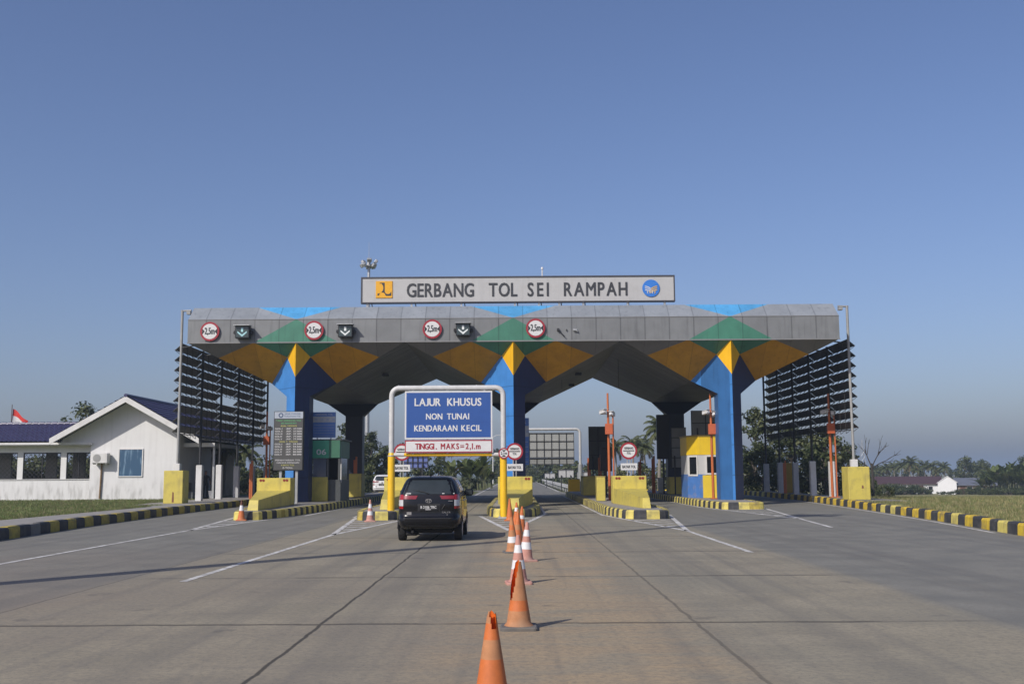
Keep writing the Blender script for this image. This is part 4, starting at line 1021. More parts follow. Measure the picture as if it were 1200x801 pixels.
# porch
b = MB(); b.box(-20.89, -19.0, 67, 73.2, 3.52, 3.72); b.build('porch_slab', M('porch_grey', (.3,.3,.29), .8, .08, 2), office, OL)
b = MB(); b.box(-20.9, -18.95, 66.9, 66.99, 3.5, 3.74); b.build('porch_edge', white, office, OL)
for y in (67.3, 72.9): MB().box(-19.15, -19.03, y-.06, y+.06, .3, 3.52).build('porch_post', galv, office, OL)
r = thing('air_conditioner', 'boxy white air conditioner unit hung on the office gable wall', 'air conditioner', (-25.4, 65.98, 2.5))
MB().box(-.62,.32,-.55,-.08,.0,.62,c=.03).build('casing', white, r); MB().disc((-.32,-.56,.31), .24, .008, 20).build('fan_grille', M('grille_fan', (.28,.28,.27), .6), r)
MB().box(-.6,-.56,-.5,-.04,-.06,0).build('bracket', galv, r); MB().box(.2,.24,-.5,-.04,-.06,0).build('bracket', galv, r)
MB().tube([(-.2,-.06,.0), (-.22,-.06,-1.0), (-.26,-.06,-2.15)], .055, 8).build('drain_pipe', M('stained_pipe', (.2,.13,.07), .8, .4, 4, dirt=.6), r)
fl = thing('flag', 'red and white flag on a pole behind the office roof', 'flag', (-38.0, 80, .2))
MB().tube([(0,0,0), (0,0,6.9)], [.05,.03], 8).build('flagpole', M('flagpole_brown', (.12,.09,.08), .5), fl)
fv = MB(); NX, NZ = 14, 8
for m_, z0, z1 in ((0, .5, 1.), (1, 0., .5)):
    V = []
    for i in range(NX+1):
        for j in range(NZ+1):
            t = i/NX; z = z0+(z1-z0)*j/NZ
            V.append((.03+1.25*t, .12*sin(5*t+z), 5.55+1.05*z-.95*t*(.3+.6*z)-.1*t*t+.05*sin(7*t)))
    fv.add(V, [(i*(NZ+1)+j, (i+1)*(NZ+1)+j, (i+1)*(NZ+1)+j+1, i*(NZ+1)+j+1) for i in range(NX) for j in range(NZ)], m_)
fv.build('cloth', [M('flag_red', (.55,.03,.02), .7), signw], fl)
r = thing('trash_bin', 'grey bin standing on the porch pavement by the white post base', 'bin', (-19.2, 67.6, .3))
b = MB(); b.tube([(0,0,0), (0,0,.42)], [.19,.25], 10); b.build('bin_body', M('bin_grey', (.28,.28,.3), .6), r); MB().tube([(0,0,.42),(0,0,.46)], .27, 10).build('rim', M('bin_grey', (.28,.28,.3)), r)
r = thing('porch_chair', 'dark chair in the shade of the office porch', 'chair', (-20.4, 66.5, .3))
r.rotation_euler = (0,0,.5)
MB().box(-.24,.24,-.24,.24,.42,.48,c=.01).build('seat', black, r); MB().box(-.24,.24,.2,.25,.5,.98,c=.01).build('backrest', black, r)
for sx in (-.2,.2):
    for sy in (-.2,.2): MB().tube([(sx,sy,0),(sx,sy,.42)], .02, 6).build('leg', galv, r)

# ================================================================== PEOPLE
def person(loc, rotz, label, arms, shirt, trousers):
    r = thing('person', label, 'person', loc, rotz)
    J = {'pelvis':(0,0,.95,.145),'waist':(0,0,1.08,.135),'chest':(0,-.01,1.28,.165),'neck':(0,0,1.46,.065),'head0':(0,-.02,1.56,.085),'head':(0,-.03,1.66,.1),'top':(0,-.02,1.73,.07)}
    E_ = [('pelvis','waist'),('waist','chest'),('chest','neck'),('neck','head0'),('head0','head'),('head','top')]
    for s, nm in ((-1,'l'), (1,'r')):
        J['hip'+nm]=(s*.1,0,.88,.1); J['knee'+nm]=(s*.11,-.02,.48,.07); J['ank'+nm]=(s*.115,.02,.09,.048); J['toe'+nm]=(s*.13,-.14,.045,.04)
        J['sh'+nm]=(s*.2,0,1.39,.07); a = arms[0 if s < 0 else 1]
        J['el'+nm]=(s*.27,a[0],1.12,.05); J['wr'+nm]=(s*a[2],a[1],a[3],.036); J['ha'+nm]=(s*(a[2]-.02),a[1]-.07,a[3]-.05,.034)
        E_ += [('pelvis','hip'+nm),('hip'+nm,'knee'+nm),('knee'+nm,'ank'+nm),('ank'+nm,'toe'+nm),('chest','sh'+nm),('sh'+nm,'el'+nm),('el'+nm,'wr'+nm),('wr'+nm,'ha'+nm)]
    ks = list(J); me = bpy.data.meshes.new('body'); me.from_pydata([J[k][:3] for k in ks], [(ks.index(a), ks.index(c)) for a, c in E_], [])
    o = bpy.data.objects.new('body', me); COL.objects.link(o)
    o.modifiers.new('s', 'SKIN'); o.modifiers.new('u', 'SUBSURF').levels = 2
    for i, k in enumerate(ks): me.skin_vertices[0].data[i].radius = (J[k][3], J[k][3]*(.8 if k in ('chest','waist','pelvis') else 1))
    me.skin_vertices[0].data[0].use_root = True
    bpy.context.view_layer.update()
    nm_ = bpy.data.meshes.new_from_object(o.evaluated_get(bpy.context.evaluated_depsgraph_get()))
    o.modifiers.clear(); o.data = nm_; nm_.name = 'body'; o.parent = r
    sk = M('skin', (.22,.12,.08), .6, .05, 5); hair = M('black_hair', (.01,.01,.01), .6)
    shoe = M('shoe_black', (.01,.01,.01), .5)
    for m_ in (sk, shirt, trousers, hair, shoe): nm_.materials.append(m_)
    for p in nm_.polygons:
        c = p.center; p.use_smooth = True
        p.material_index = 4 if c.z < .1 else 2 if c.z < 1.0 and abs(c.x) < .22 else 1 if c.z < 1.47 and not (abs(c.x) > .2 and c.z < 1.08) else 3 if (c.z > 1.68 or (c.y > .01 and c.z > 1.56)) else 0
        if c.z > 1.0 and (abs(c.x) > .22 and c.z < 1.2 and c.y < -.18): p.material_index = 0
    b = MB(); b.tube([(0,-.125,1.64),(0,-.15,1.605)], [.01,.018], 6); b.build('nose', sk, r)
    for sx in (-.035,.035): MB().tube([(sx,-.115,1.665),(sx,-.127,1.665)], .012, 8).build('eye', M('eye_dark', (.02,.015,.01)), r)
    return r
dkblue = M('dark_uniform', (.018,.02,.028), .8, .1, 4); dktr = M('dark_trousers', (.013,.013,.016), .8)
person((-19.95, 68.6, .3), .5, 'person in dark uniform standing by the white post base under the porch', ((-.02,-.12,.26,.9), (-.02,-.1,.27,.88)), dkblue, dktr)
person((-20.35, 65.2, .3), .2, 'person in dark clothes half behind the second louvre post, forearm raised', ((-.08,-.3,.14,1.12), (-.02,-.1,.27,.88)), dkblue, dktr)

# ================================================================== CONES
cone_or = M('cone_orange', (.52,.135,.03), .6, .15, 8, streak=.25, streak_col=(.3,.17,.09), dirt=.6, dirt_col=(.3,.17,.1))
cone_fade = M('cone_faded', (.42,.185,.08), .8, .2, 9, streak=.3, streak_col=(.24,.19,.14), dirt=.8, dirt_col=(.25,.19,.13))
cone_pink = M('cone_pink', (.48,.235,.185), .75, .14, 8, streak=.2, dirt=.6, dirt_col=(.3,.24,.2))
cone_wht = M('cone_white', (.66,.66,.66), .55, .06, 8, dirt=.3, dirt_col=(.3,.28,.25))
cone_dgry = M('cone_base_grey', (.12,.115,.11), .85, .2, 8, dirt=.5)
def cone(loc, label, bands, base_m, h=.74, slit=None, rot=0., tilt=(0,0)):
    """bands: list of (height fraction, material) from the ground up"""
    r = thing('traffic_cone', label, 'traffic cone', loc, rot, group='traffic cones'); r.rotation_euler = (tilt[0], tilt[1], rot)
    b = MB(); pts = []
    for cx, cy in ((.16,.16), (-.16,.16), (-.16,-.16), (.16,-.16)):
        a0 = math.atan2(cy, cx)-pi/4
        for k in range(4): a = a0+k*pi/6; pts.append((cx+.045*cos(a), cy+.045*sin(a)))
    n = len(pts)
    b.add([(x, y, 0) for x, y in pts]+[(x, y, .028) for x, y in pts]+[(x*.93, y*.93, .042) for x, y in pts], [tuple(range(n))[::-1], tuple(range(2*n, 3*n))] + [(i, (i+1) % n, (i+1) % n+n, i+n) for i in range(n)] + [(i+n, (i+1) % n+n, (i+1) % n+2*n, i+2*n) for i in range(n)])
    b.build('base', base_m, r)
    N = 40; mats = []; hs = [.04, .075]; mi = []
    z = .075
    for fr, m_ in bands:
        if m_ not in mats: mats.append(m_)
        z1 = fr*h; k = max(1, int((z1-z)/.03))
        for i in range(k): hs.append(z+(z1-z)*(i+1)/k); mi.append(mats.index(m_))
        z = z1
    mi = [mi[0]] + mi
    V = []; F = []; MI = []
    rad = lambda z: .165-(z-.04)*1.0 if z < .075 else .135-(.135-.026)*(z-.075)/(h-.075)
    for j, z in enumerate(hs):
        for k in range(N):
            a = 2*pi*k/N; rr = rad(z); dx = dy = dz = 0
            if slit:
                a_s, z_s, flare = slit; dlt = abs((a-a_s+pi) % (2*pi)-pi)
                if z > z_s:
                    t = (z-z_s)/(h-z_s); w = max(0, 1-dlt/1.5); rr *= 1+flare*w*t*(1 if dlt > .1 else .4)
                if j == len(hs)-1: dz = -.022*abs(sin(1.3*a+1))-.006*random.random()
            V.append((rr*cos(a), rr*sin(a), z+dz))
    for j in range(len(hs)-1):
        for k in range(N):
            if slit:
                a = 2*pi*(k+.5)/N; dlt = abs((a-slit[0]+pi) % (2*pi)-pi)
                t = (hs[j]-slit[1])/(h-slit[1])
                if t > 0 and dlt < .15+1.0*t: continue
            F.append((j*N+k, j*N+(k+1) % N, (j+1)*N+(k+1) % N, (j+1)*N+k)); MI.append(mi[j])
    if not slit: F.append(tuple((len(hs)-1)*N+k for k in range(N))); MI.append(mi[-1])
    mb = MB(); mb.add(V, F, MI); body = mb.build('body', mats, r, smooth=True)
    if slit:   # bright inner skin
        mb = MB(); inn = [(x*.93, y*.93, z-.004) for x, y, z in V]; mb.add(inn, F, 0); mb.build('inner_skin', M('cone_inside', (.75,.15,.015), .6, .1, 8), body, smooth=True)
        if len(slit) > 3: pass
    b = MB(); b.box(.085,.1,-.1,-.085,.2,.225); 
    return r
LFT = pi*1.02
cone((-.19, 7.62, 0), 'nearest orange cone, torn open at the tip, cut off by the photo edge', [(.30, cone_fade), (.59, cone_or), (.62, cone_or), (.81, cone_fade), (.90, cone_or), (1., cone_fade)][0:0] or [(.25, cone_fade), (.57, cone_or), (.74, cone_fade), (.885, cone_or), (1., cone_fade)], cone_dgry, .76, (-pi*.38, .60, .3))
cone((0.0, 12.1, 0), 'second nearest cone, split down its left side with a grey base', [(.27, cone_fade), (.42, cone_or), (.45, cone_fade), (1., cone_fade)], cone_dgry, .755, (-radians(150), .31, .8), .0)
W2 = [(.31, cone_pink), (.49, cone_wht), (.64, cone_pink), (.80, cone_wht), (1., cone_pink)]; WO = [(.29, cone_fade), (.46, cone_wht), (.64, cone_fade), (.78, cone_or), (1., cone_fade)]
cone((0.0, 17.0, 0), 'faded pink cone with white bands standing straight, third from the camera', W2, cone_pink, .75, None, .1, (.02, -.01))
cone((.14, 21.3, 0), 'faded pink cone with white bands leaning right in the row, fourth from the camera', W2, cone_pink, .76, None, .3, (0, .05))
cone((-.12, 23.6, 0), 'faded orange cone with dark base and white band behind two pink cones', WO, cone_dgry, .77, None, .2, (.03, -.04))
cone((-.03, 26.5, 0), 'dull orange cone with dark base in the middle of the row', [(.45, cone_or), (.62, cone_fade), (1., cone_or)], cone_dgry, .76, None, 0, (-.03, .03))
cone((.0, 29.3, 0), 'faded orange cone half hidden in the middle of the row', [(.4, cone_fade), (.6, cone_or), (1., cone_fade)], cone_dgry, .75, None, .5, (.02, -.02))
cone((.08, 32.3, 0), 'orange cone with a small white band near the tip of the painted chevron', [(.5, cone_or), (.64, cone_wht), (1., cone_or)], cone_or, .74, None, .2, (0, .06))
cone((-.06, 36.0, 0), 'orange cone with white band near its top over the painted chevron', [(.62, cone_or), (.78, cone_wht), (1., cone_or)], cone_or, .76, None, .4, (.03, 0))
cone((-.3, 39.6, 0), 'plain orange cone nearest the right portal post', [(1., cone_or)], cone_or, .80, None, .1, (0, -.02))
cone((-10.55, 41.1, 0), 'orange cone with white band beside the left island nose', [(.48, cone_or), (.74, cone_wht), (1., M('cone_dark', (.12,.05,.03), .7))], cone_or, .78, None, .2)
cone((-5.42, 39.5, 0), 'pinkish cone with two white bands in front of the island left of the car', [(.3, cone_pink), (.48, cone_wht), (.62, cone_pink), (.8, cone_wht), (1., cone_pink)], cone_pink, .8, None, .2)

# ================================================================== CARS
carblk = M('car_black', (.004,.004,.005), .24, .05, 2, spec=.3, coat=.25)
carwht = M('car_white', (.7,.7,.7), .3, .03, 2, coat=.5)
tyre = M('tyre_rubber', (.012,.012,.012), .85, .2, 8); plast = M('black_plastic', (.012,.012,.013), .55, .1, 4)
cglass = M('car_glass', (.03,.038,.042), .12, .2, 1.2, spec=.45, coat=.0); lred = M('lamp_red', (.32,.012,.012), .15, .08, 6, coat=.8); lclr = M('lamp_clear', (.5,.5,.5), .2, .1, 6, coat=.6)
chrome = M('chrome', (.6,.6,.6), .2, .05, 4, metal=.9)
LV_MPV = [(.30,.18,3.95,.74),(.36,.06,4.06,.79),(.44,.0,4.1,.82),(.60,.0,4.1,.828),(.65,.045,4.08,.83),(.78,.055,4.02,.83),(.92,.05,3.9,.828),(1.08,.07,3.4,.818),(1.18,.10,3.1,.80),(1.30,.16,2.9,.76),(1.45,.26,2.7,.70),(1.55,.35,2.5,.645),(1.61,.44,2.35,.585),(1.65,.6,2.1,.48),(1.67,.95,1.8,.28)]
def car(name, label, loc, paint, plate, LV=LV_MPV, rotz=0.):
    r = thing(name, label, 'car', loc, rotz)
    EXP = 8.
    T = [-1+2*i/24 for i in range(25)]
    ts = [sin(t*pi/2)*.999 for t in T]
    def lev(z):
        for a, c in zip(LV, LV[1:]):
            if z <= c[0]: u = max(0, (z-a[0])/(c[0]-a[0])); return [a[i]+(c[i]-a[i])*u for i in range(1, 4)]
        return LV[-1][1:]
    def prof(z, t):      # half width at normalised length t in -1..1
        y0, y1, hw = lev(z); return hw*(1-abs(t)**EXP)**(1/EXP)
    def yrear(z, x):
        y0, y1, hw = lev(z); q = min(.999, abs(x)/hw); return (y0+y1)/2-(y1-y0)/2*(1-q**EXP)**(1/EXP)
    def xside(z, y):
        y0, y1, hw = lev(z); t = max(-1, min(1, (y-(y0+y1)/2)/((y1-y0)/2))); return hw*(1-abs(t)**EXP)**(1/EXP)
    V = []; F = []
    zs = []
    for a, c in zip(LV, LV[1:]): zs += [a[0], (a[0]+c[0])/2]
    zs.append(LV[-1][0])
    ring_n = 0
    for z in zs:
        y0, y1, hw = lev(z); row = []
        K = 64
        for k in range(K):
            a = 2*pi*(k+.5)/K; ca, sa = cos(a), sin(a)
            x = hw*math.copysign(abs(ca)**(2/EXP), ca); y = (y0+y1)/2+(y1-y0)/2*math.copysign(abs(sa)**(2/EXP), sa)
            row.append((x, y, z))
        V += row; ring_n = K
    for j in range(len(zs)-1):
        for k in range(ring_n): F.append((j*ring_n+k, j*ring_n+(k+1) % ring_n, (j+1)*ring_n+(k+1) % ring_n, (j+1)*ring_n+k))
    F += [tuple(range(ring_n))[::-1], tuple((len(zs)-1)*ring_n+k for k in range(ring_n))]
    mb = MB(); mb.add(V, F, 0); body = mb.build('body', paint, r, smooth=True)
    def rpatch(xf0, xf1, z0, z1, off, nx=10, nz=6):      # patch hugging the tail; xf give x limits at height z
        b = MB(); P_ = []
        for j in range(nz+1):
            z = z0+(z1-z0)*j/nz; xa_, xb_ = xf0(z), xf1(z)
            for i in range(nx+1): x = xa_+(xb_-xa_)*i/nx; P_.append((x, yrear(z, x)-off, z))
        P2 = [(x, y+off+.03, z) for x, y, z in P_]; n = len(P_); w = nx+1
        Fq = [(j*w+i, j*w+i+1, (j+1)*w+i+1, (j+1)*w+i) for j in range(nz) for i in range(nx)]
        Fb = []
        bd_ = [i for i in range(w)] + [j*w+nx for j in range(1, nz+1)] + [nz*w+i for i in range(nx-1, -1, -1)] + [j*w for j in range(nz-1, 0, -1)]
        for a, c in zip(bd_, bd_[1:]+bd_[:1]): Fb.append((a, c, c+n, a+n))
        return b.add(P_+P2, Fq+Fb, 0)
    def spatch(sg, yf0, yf1, z0, z1, off, ny=10, nz=6):
        b = MB(); P_ = []
        for j in range(nz+1):
            z = z0+(z1-z0)*j/nz; a_, b_ = yf0(z), yf1(z)
            for i in range(ny+1): y = a_+(b_-a_)*i/ny; P_.append((sg*(xside(z, y)+off), y, z))
        w = ny+1; return b.add(P_, [(j*w+i, j*w+i+1, (j+1)*w+i+1, (j+1)*w+i) for j in range(nz) for i in range(ny)], 0)
    rpatch(lambda z: -.67+(z-1.2)*.34, lambda z: .67-(z-1.2)*.34, 1.20, 1.56, .006).build('rear_window', cglass, r, smooth=True)
    rpatch(lambda z: -.52, lambda z: .52, 1.575, 1.61, .04, 10, 2).build('roof_spoiler', paint, r)
    for sg in (-1, 1):
        k = lambda a, c, s=sg: (lambda z: min(s*a, s*c)), 
        lo, hi = (lambda z, s=sg: min(s*.655, s*.80)), (lambda z, s=sg: max(s*.655, s*.80))
        L1 = rpatch(lo, hi, 1.06, 1.19, .012, 6, 3); t1 = L1.build('tail_light', lred, r, smooth=True); t1['label'] = 'tall red and clear tail lamp at the corner'
        rpatch(lo, hi, .90, 1.055, .012, 6, 3).build('reverse_lens', lclr, t1, smooth=True)
        rpatch(lo, hi, .83, .895, .010, 6, 2).build('lower_lens', lred, t1, smooth=True)
        rpatch(lambda z, s=sg: min(s*.33-s*(z-1.07)*.5, s*.65), lambda z, s=sg: max(s*.33-s*(z-1.07)*.5, s*.65), 1.075, 1.165, .012, 8, 2).build('tail_light_arm', M('lamp_dark_red', (.2,.012,.014), .15, .1, 6, coat=.8), r, smooth=True)
        s1 = spatch(sg, lambda z: .62+(z-1.2)*.5, lambda z: 1.28, 1.2, 1.55, .006); s1.build('side_window', cglass, r, smooth=True)
        s2 = spatch(sg, lambda z: 1.34, lambda z: 2.02, 1.2, 1.55, .006); s2.build('side_window', cglass, r, smooth=True)
        s3 = spatch(sg, lambda z: 2.08, lambda z: 2.82-(z-1.2)*.9, 1.2, 1.55, .006); s3.build('side_window', cglass, r, smooth=True)
        b = spatch(sg, lambda z: 1.36, lambda z: 2.4, 1.06, 1.1, .012, 8, 1); b.build('door_strip', plast, r)
        for y in (1.5, 2.25): MB().box(sg*.825-.012, sg*.825+.02*sg+.012, y, y+.18, 1.0, 1.03, c=.005).build('door_handle', chrome, r)
        b = MB(); b.box(-.13,.13,-.07,.10,-.09,.09,c=.05); b.xf(lambda p, s=sg: Vector((s*.905+p.x, 2.86+p.y, 1.2+p.z))); mr = b.build('wing_mirror', paint, r, smooth=True)
        b = MB(); b.box(sg*.905-.09, sg*.905+.09, 2.785, 2.789, 1.14, 1.26); b.build('mirror_glass', cglass, mr)
        for y in (.72, 3.28):
            w = MB(); w.tube([(sg*.63,y,.29), (sg*.655,y,.29), (sg*.80,y,.29), (sg*.825,y,.29)], [.27,.29,.29,.27], 28); wo = w.build('wheel', tyre, r, smooth=True)
            b = MB(); b.tube([(sg*.826,y,.29), (sg*.835,y,.29)], .185, 20); b.build('rim', galv, wo)
            b = MB(); b.ring((0,0,0), .30, .36, .015, 30); b.xf(lambda p, s=sg, y=y: Vector((s*(xside(.5, y)+.002+abs(p.y)), y+p.x, max(.31, .30+p.z)))); b.build('wheel_arch', plast, r)
    rpatch(lambda z: -.72, lambda z: .72, .575, .60, .012, 10, 1).build('bumper_ledge', plast, r)
    rpatch(lambda z: -.7, lambda z: .7, .335, .42, .006, 10, 2).build('bumper_valance', plast, r, smooth=True)
    hs_ = rpatch(lambda z: -.28, lambda z: .28, .775, .955, .003, 6, 3); hs_.build('plate_recess', plast, r)
    yy = yrear(.86, .1)-.02
    pl = MB(); pl.box(-.235,.235,yy-.012,yy+.02,.795,.93,c=.004); po = pl.build('number_plate', plast, r)
    b = MB(); b.text(plate, 0, .838, .065, yy-.014, w=.40, align='C', off=.03); b.box(-.08,.06,yy-.016,yy-.013,.805,.82); b.build('plate_lettering', signw, po)
    b = MB(); yb = yrear(1.05, 0)
    for rx, rz, cz in ((.075,.05,1.03), (.032,.048,1.03), (.05,.018,1.052)):
        n = 20; b.tube([(rx*cos(2*pi*k/n), yb-.022, cz+rz*sin(2*pi*k/n)) for k in range(n+1)], .0075, 5, caps=False)
    b.build('badge', chrome, r)
    b = MB(); b.text('CALYA', .34, .72, .04, yrear(.73,.4)-.012, w=.22); b.text('G', .46, .665, .035, yrear(.68,.46)-.012); b.box(.5,.62,yrear(1.02,.56)-.014,yrear(1.02,.56)-.004,1.02,1.032); b.box(-.56,-.44,yrear(.73,-.5)-.012,yrear(.73,-.5)-.002,.68,.75); b.build('model_lettering', chrome, r)
    b = MB(); b.tube([(0,yrear(1.22,0)-.03,1.215), (-.1,yrear(1.25,0)-.03,1.25), (-.36,yrear(1.33,.3)-.03,1.30)], .009, 6); b.tube([(.34,yrear(.9,.34)-.02,.82),(.42,yrear(1.,.42)-.02,.94)], .007, 5); b.build('wiper', plast, r)
    b = MB(); b.box(-.58,-.46,yrear(1.215,-.5)-.013,yrear(1.215,-.5)-.006,1.205,1.232); b.box(.34,.40,yrear(1.21,.4)-.013,yrear(1.21,.4)-.006,1.205,1.225); b.box(.62,.66,yrear(1.21,.62)-.012,yrear(1.21,.62)-.006,1.205,1.222); b.build('sticker', signw, r)
    b = MB(); b.tube([(0,.75,1.65), (0,.62,1.74)], [.02,.006], 6); b.build('antenna', plast, r)
    b = MB(); b.box(-.6,.6,.35,3.9,.2,.34,c=.03); b.build('underbody', tyre, r); b = MB(); b.tube([(-.6,.72,.29),(.6,.72,.29)], .05, 8); b.build('rear_axle', tyre, r)
    b = MB(); b.tube([(-.42,.12,.25),(-.42,.7,.25)], .035, 8); b.box(-.6,-.3,.3,.75,.14,.24,c=.03); b.build('exhaust', galv if 0 else tyre, r)
    b = MB(); b.box(-.55,-.35,.3,.36,1.25,1.5)
    return r
car('parked_car', 'black compact people carrier seen from behind approaching the portal', (-2.29, 27.55, 0), carblk, 'B 2106 TRC')
bpy.data.objects['parked_car'].name = 'car'
LV_SUV = [(a+(.04 if a > .3 else 0), y0, y1, w*1.04) for a, y0, y1, w in LV_MPV]
car('car', 'white car leaving beyond the left lanes, half behind a yellow crash nose', (-11.5, 91, 0), carwht, 'BK 1250 QR', LV_SUV)

# ================================================================== VEGETATION
def leafmat(name, col, trans=.35):
    m = bpy.data.materials.new(name); m.use_nodes = True; n = m.node_tree.nodes; l = m.node_tree.links
    b = n['Principled BSDF']; b.inputs['Roughness'].default_value = .55; b.inputs['Specular IOR Level'].default_value = .3
    tc = n.new('ShaderNodeTexCoord'); nz = node_noise(n, l, tc.outputs['Object'], 1.3, 5)
    c = node_mix(n, l, node_range(n, l, nz, .3, .7), tuple(x*.7 for x in col), tuple(x*1.3 for x in col))
    l.new(c, b.inputs['Base Color']); t = n.new('ShaderNodeBsdfTranslucent'); l.new(c, t.inputs['Color'])
    mx = n.new('ShaderNodeMixShader'); mx.inputs[0].default_value = trans
    l.new(b.outputs[0], mx.inputs[1]); l.new(t.outputs[0], mx.inputs[2]); l.new(mx.outputs[0], n['Material Output'].inputs['Surface'])
    return m
lf = [leafmat('leaf_mid', (.085,.105,.04)), leafmat('leaf_light', (.14,.155,.07)), leafmat('leaf_dark', (.035,.052,.02))]
lpalm = [leafmat('palm_leaf', (.09,.108,.042)), leafmat('palm_leaf_light', (.15,.158,.065)), leafmat('palm_leaf_dry', (.17,.13,.06))]
lban = [leafmat('banana_leaf', (.11,.14,.045)), leafmat('banana_leaf_light', (.18,.195,.075)), leafmat('banana_leaf_dry', (.2,.15,.07))]
bark = M('bark', (.13,.11,.09), .9, .3, 6); pbark = M('palm_bark', (.2,.18,.15), .9, .25, 6)
R_ = random.Random(5)
def rv(): 
    while 1:
        v = Vector((R_.uniform(-1,1), R_.uniform(-1,1), R_.uniform(-1,1)))
        if .05 < v.length < 1: return v
def leaf(mb, p, nrm, ln, wd, m):
    a = nrm.cross(rv()).normalized(); b_ = nrm.cross(a).normalized()
    mb.add([p-a*ln*.5, p+b_*wd*.5+nrm*wd*.1, p+a*ln*.5, p-b_*wd*.5+nrm*wd*.1], [(0,1,2,3)], m)
def crown(mb, clumps, per, ln, wd, flat=.75):
    for c, r in clumps:
        tone = R_.choice((0,0,1,2))
        for _ in range(int(per*r*r)):
            d = rv(); d = d.normalized()*(R_.random()**.45)
            p = c+Vector((d.x*r, d.y*r, d.z*r*flat)); nn = (d+Vector((0,0,.6))+rv()*.9).normalized()
            leaf(mb, p, nn, ln*R_.uniform(.7,1.3), wd*R_.uniform(.7,1.3), tone if R_.random() < .7 else R_.choice((0,1,2)))
def broadleaf(label, group, h=7., rad=2.6, nclump=22, trunk_h=2.2, per=120, ln=.34, wd=.2, trunk_r=.16, low=.25, loc=(0,0,0), name='broadleaf_tree'):
    r = thing(name, label, 'tree', loc, group=group)
    t = MB(); base = Vector((0,0,-.2)); top = Vector((R_.uniform(-.2,.2)*rad*.4, R_.uniform(-.2,.2)*rad*.4, h*.8))
    trunk = [base, base.lerp(top,.3)+rv()*.12, base.lerp(top,.6)+rv()*.2, top]
    t.tube(trunk, [trunk_r, trunk_r*.75, trunk_r*.5, trunk_r*.15], 8); clumps = []
    for i in range(nclump):
        z = low*h+(h*1.0-low*h)*((i+.5)/nclump); u = (z-low*h)/(h*(1-low)); rr = rad*(sin(pi*min(1,.18+.82*u)**.8)*.9+.12)
        a = i*2.4+R_.uniform(-.5,.5); q = R_.uniform(.35,1.0)*rr
        c = Vector((cos(a)*q, sin(a)*q, z-.1*h*R_.random()+.0)); clumps.append((c, R_.uniform(.26,.44)*rad*.8))
        o = trunk[1].lerp(trunk[3], max(0, min(.95, (z-.25*h-trunk[1].z)/(trunk[3].z-trunk[1].z))))
        t.tube([o, o.lerp(c,.5)+Vector((0,0,.15)), c], [trunk_r*.35, trunk_r*.22, .015], 5)
    t.build('trunk', bark, r); c_ = MB(); crown(c_, clumps, per, ln, wd); c_.build('crown', lf, r)
    return r
def shrub(label, group, h=2.5, rad=1.6, n=14, per=170, ln=.3, wd=.16, loc=(0,0,0)):
    r = thing('shrub', label, 'shrub', loc, group=group); t = MB(); cl = []
    for i in range(n):
        a = R_.uniform(0,6.28); q = rad*sqrt(R_.random()); z = h*(.15+.75*R_.random()*(1-.5*q/rad))
        c = Vector((cos(a)*q, sin(a)*q, z)); cl.append((c, R_.uniform(.3,.5)*min(rad,h)*.75)); t.tube([(c.x*.2,c.y*.2,-.15), c], [.04,.01], 4)
    t.build('stem', bark, r); c_ = MB(); crown(c_, cl, per, ln, wd, .85); c_.build('foliage', lf, r); return r
def frond(mb, o, az, elev, ln, droop, m, nleaf=24, lw=.045, ll=.75):
    d = Vector((cos(az), sin(az), 0)); pts = []; p = Vector(o); e = elev; st = ln/12
    for i in range(13):
        pts.append(p.copy()); p = p+(d*cos(e)+Vector((0,0,sin(e))))*st; e -= droop/12*(.5+i/8)
    mb.tube(pts, [.045-.035*i/12 for i in range(13)], 4, m)
    side = Vector((-d.y, d.x, 0))
    for i in range(nleaf):
        t = .12+.87*i/nleaf; k = t*12; j = min(11, int(k)); q = pts[j].lerp(pts[j+1], k-j); tg = (pts[j+1]-pts[j]).normalized()
        L = ll*(sin(pi*min(1,t*.9+.12))*.8+.25)
        for s in (-1, 1):
            tip = q+(side*s*.75+tg*.5+Vector((0,0,-.45-.25*R_.random())))*L+rv()*.05
            mid = q.lerp(tip,.5)+Vector((0,0,.08*L)); w = tg*lw
            mb.add([q-w, q+w, mid+w, tip, mid-w], [(0,1,2,3,4)], m if R_.random() < .8 else 1)
def palm(label, group, h=6., nf=20, fl=2.6, loc=(0,0,0), bend=.4, ll=.75):
    r = thing('coconut_palm', label, 'palm tree', loc, group=group)
    az = R_.uniform(0,6.28); tp = [Vector((bend*cos(az)*(i/8)**1.8, bend*sin(az)*(i/8)**1.8, -.3+(h+.3)*i/8)) for i in range(9)]
    t = MB(); t.tube(tp, [.2-.09*i/8 for i in range(9)], 9); t.build('trunk', pbark, r)
    c = MB(); top = tp[-1]
    for i in range(nf):
        u = i/nf; frond(c, top+rv()*.08, i*2.4+R_.uniform(-.3,.3), 1.35-1.9*u+R_.uniform(-.15,.15), fl*R_.uniform(.85,1.1), 1.25+.5*R_.random(), 0 if u < .85 else 2, ll=ll)
    for k in range(5): a = k*1.3; c.tube([top+Vector((cos(a)*.18,sin(a)*.18,-.25)), top+Vector((cos(a)*.2,sin(a)*.2,-.5))], .11, 6, 2)
    c.build('fronds', lpalm, r); return r
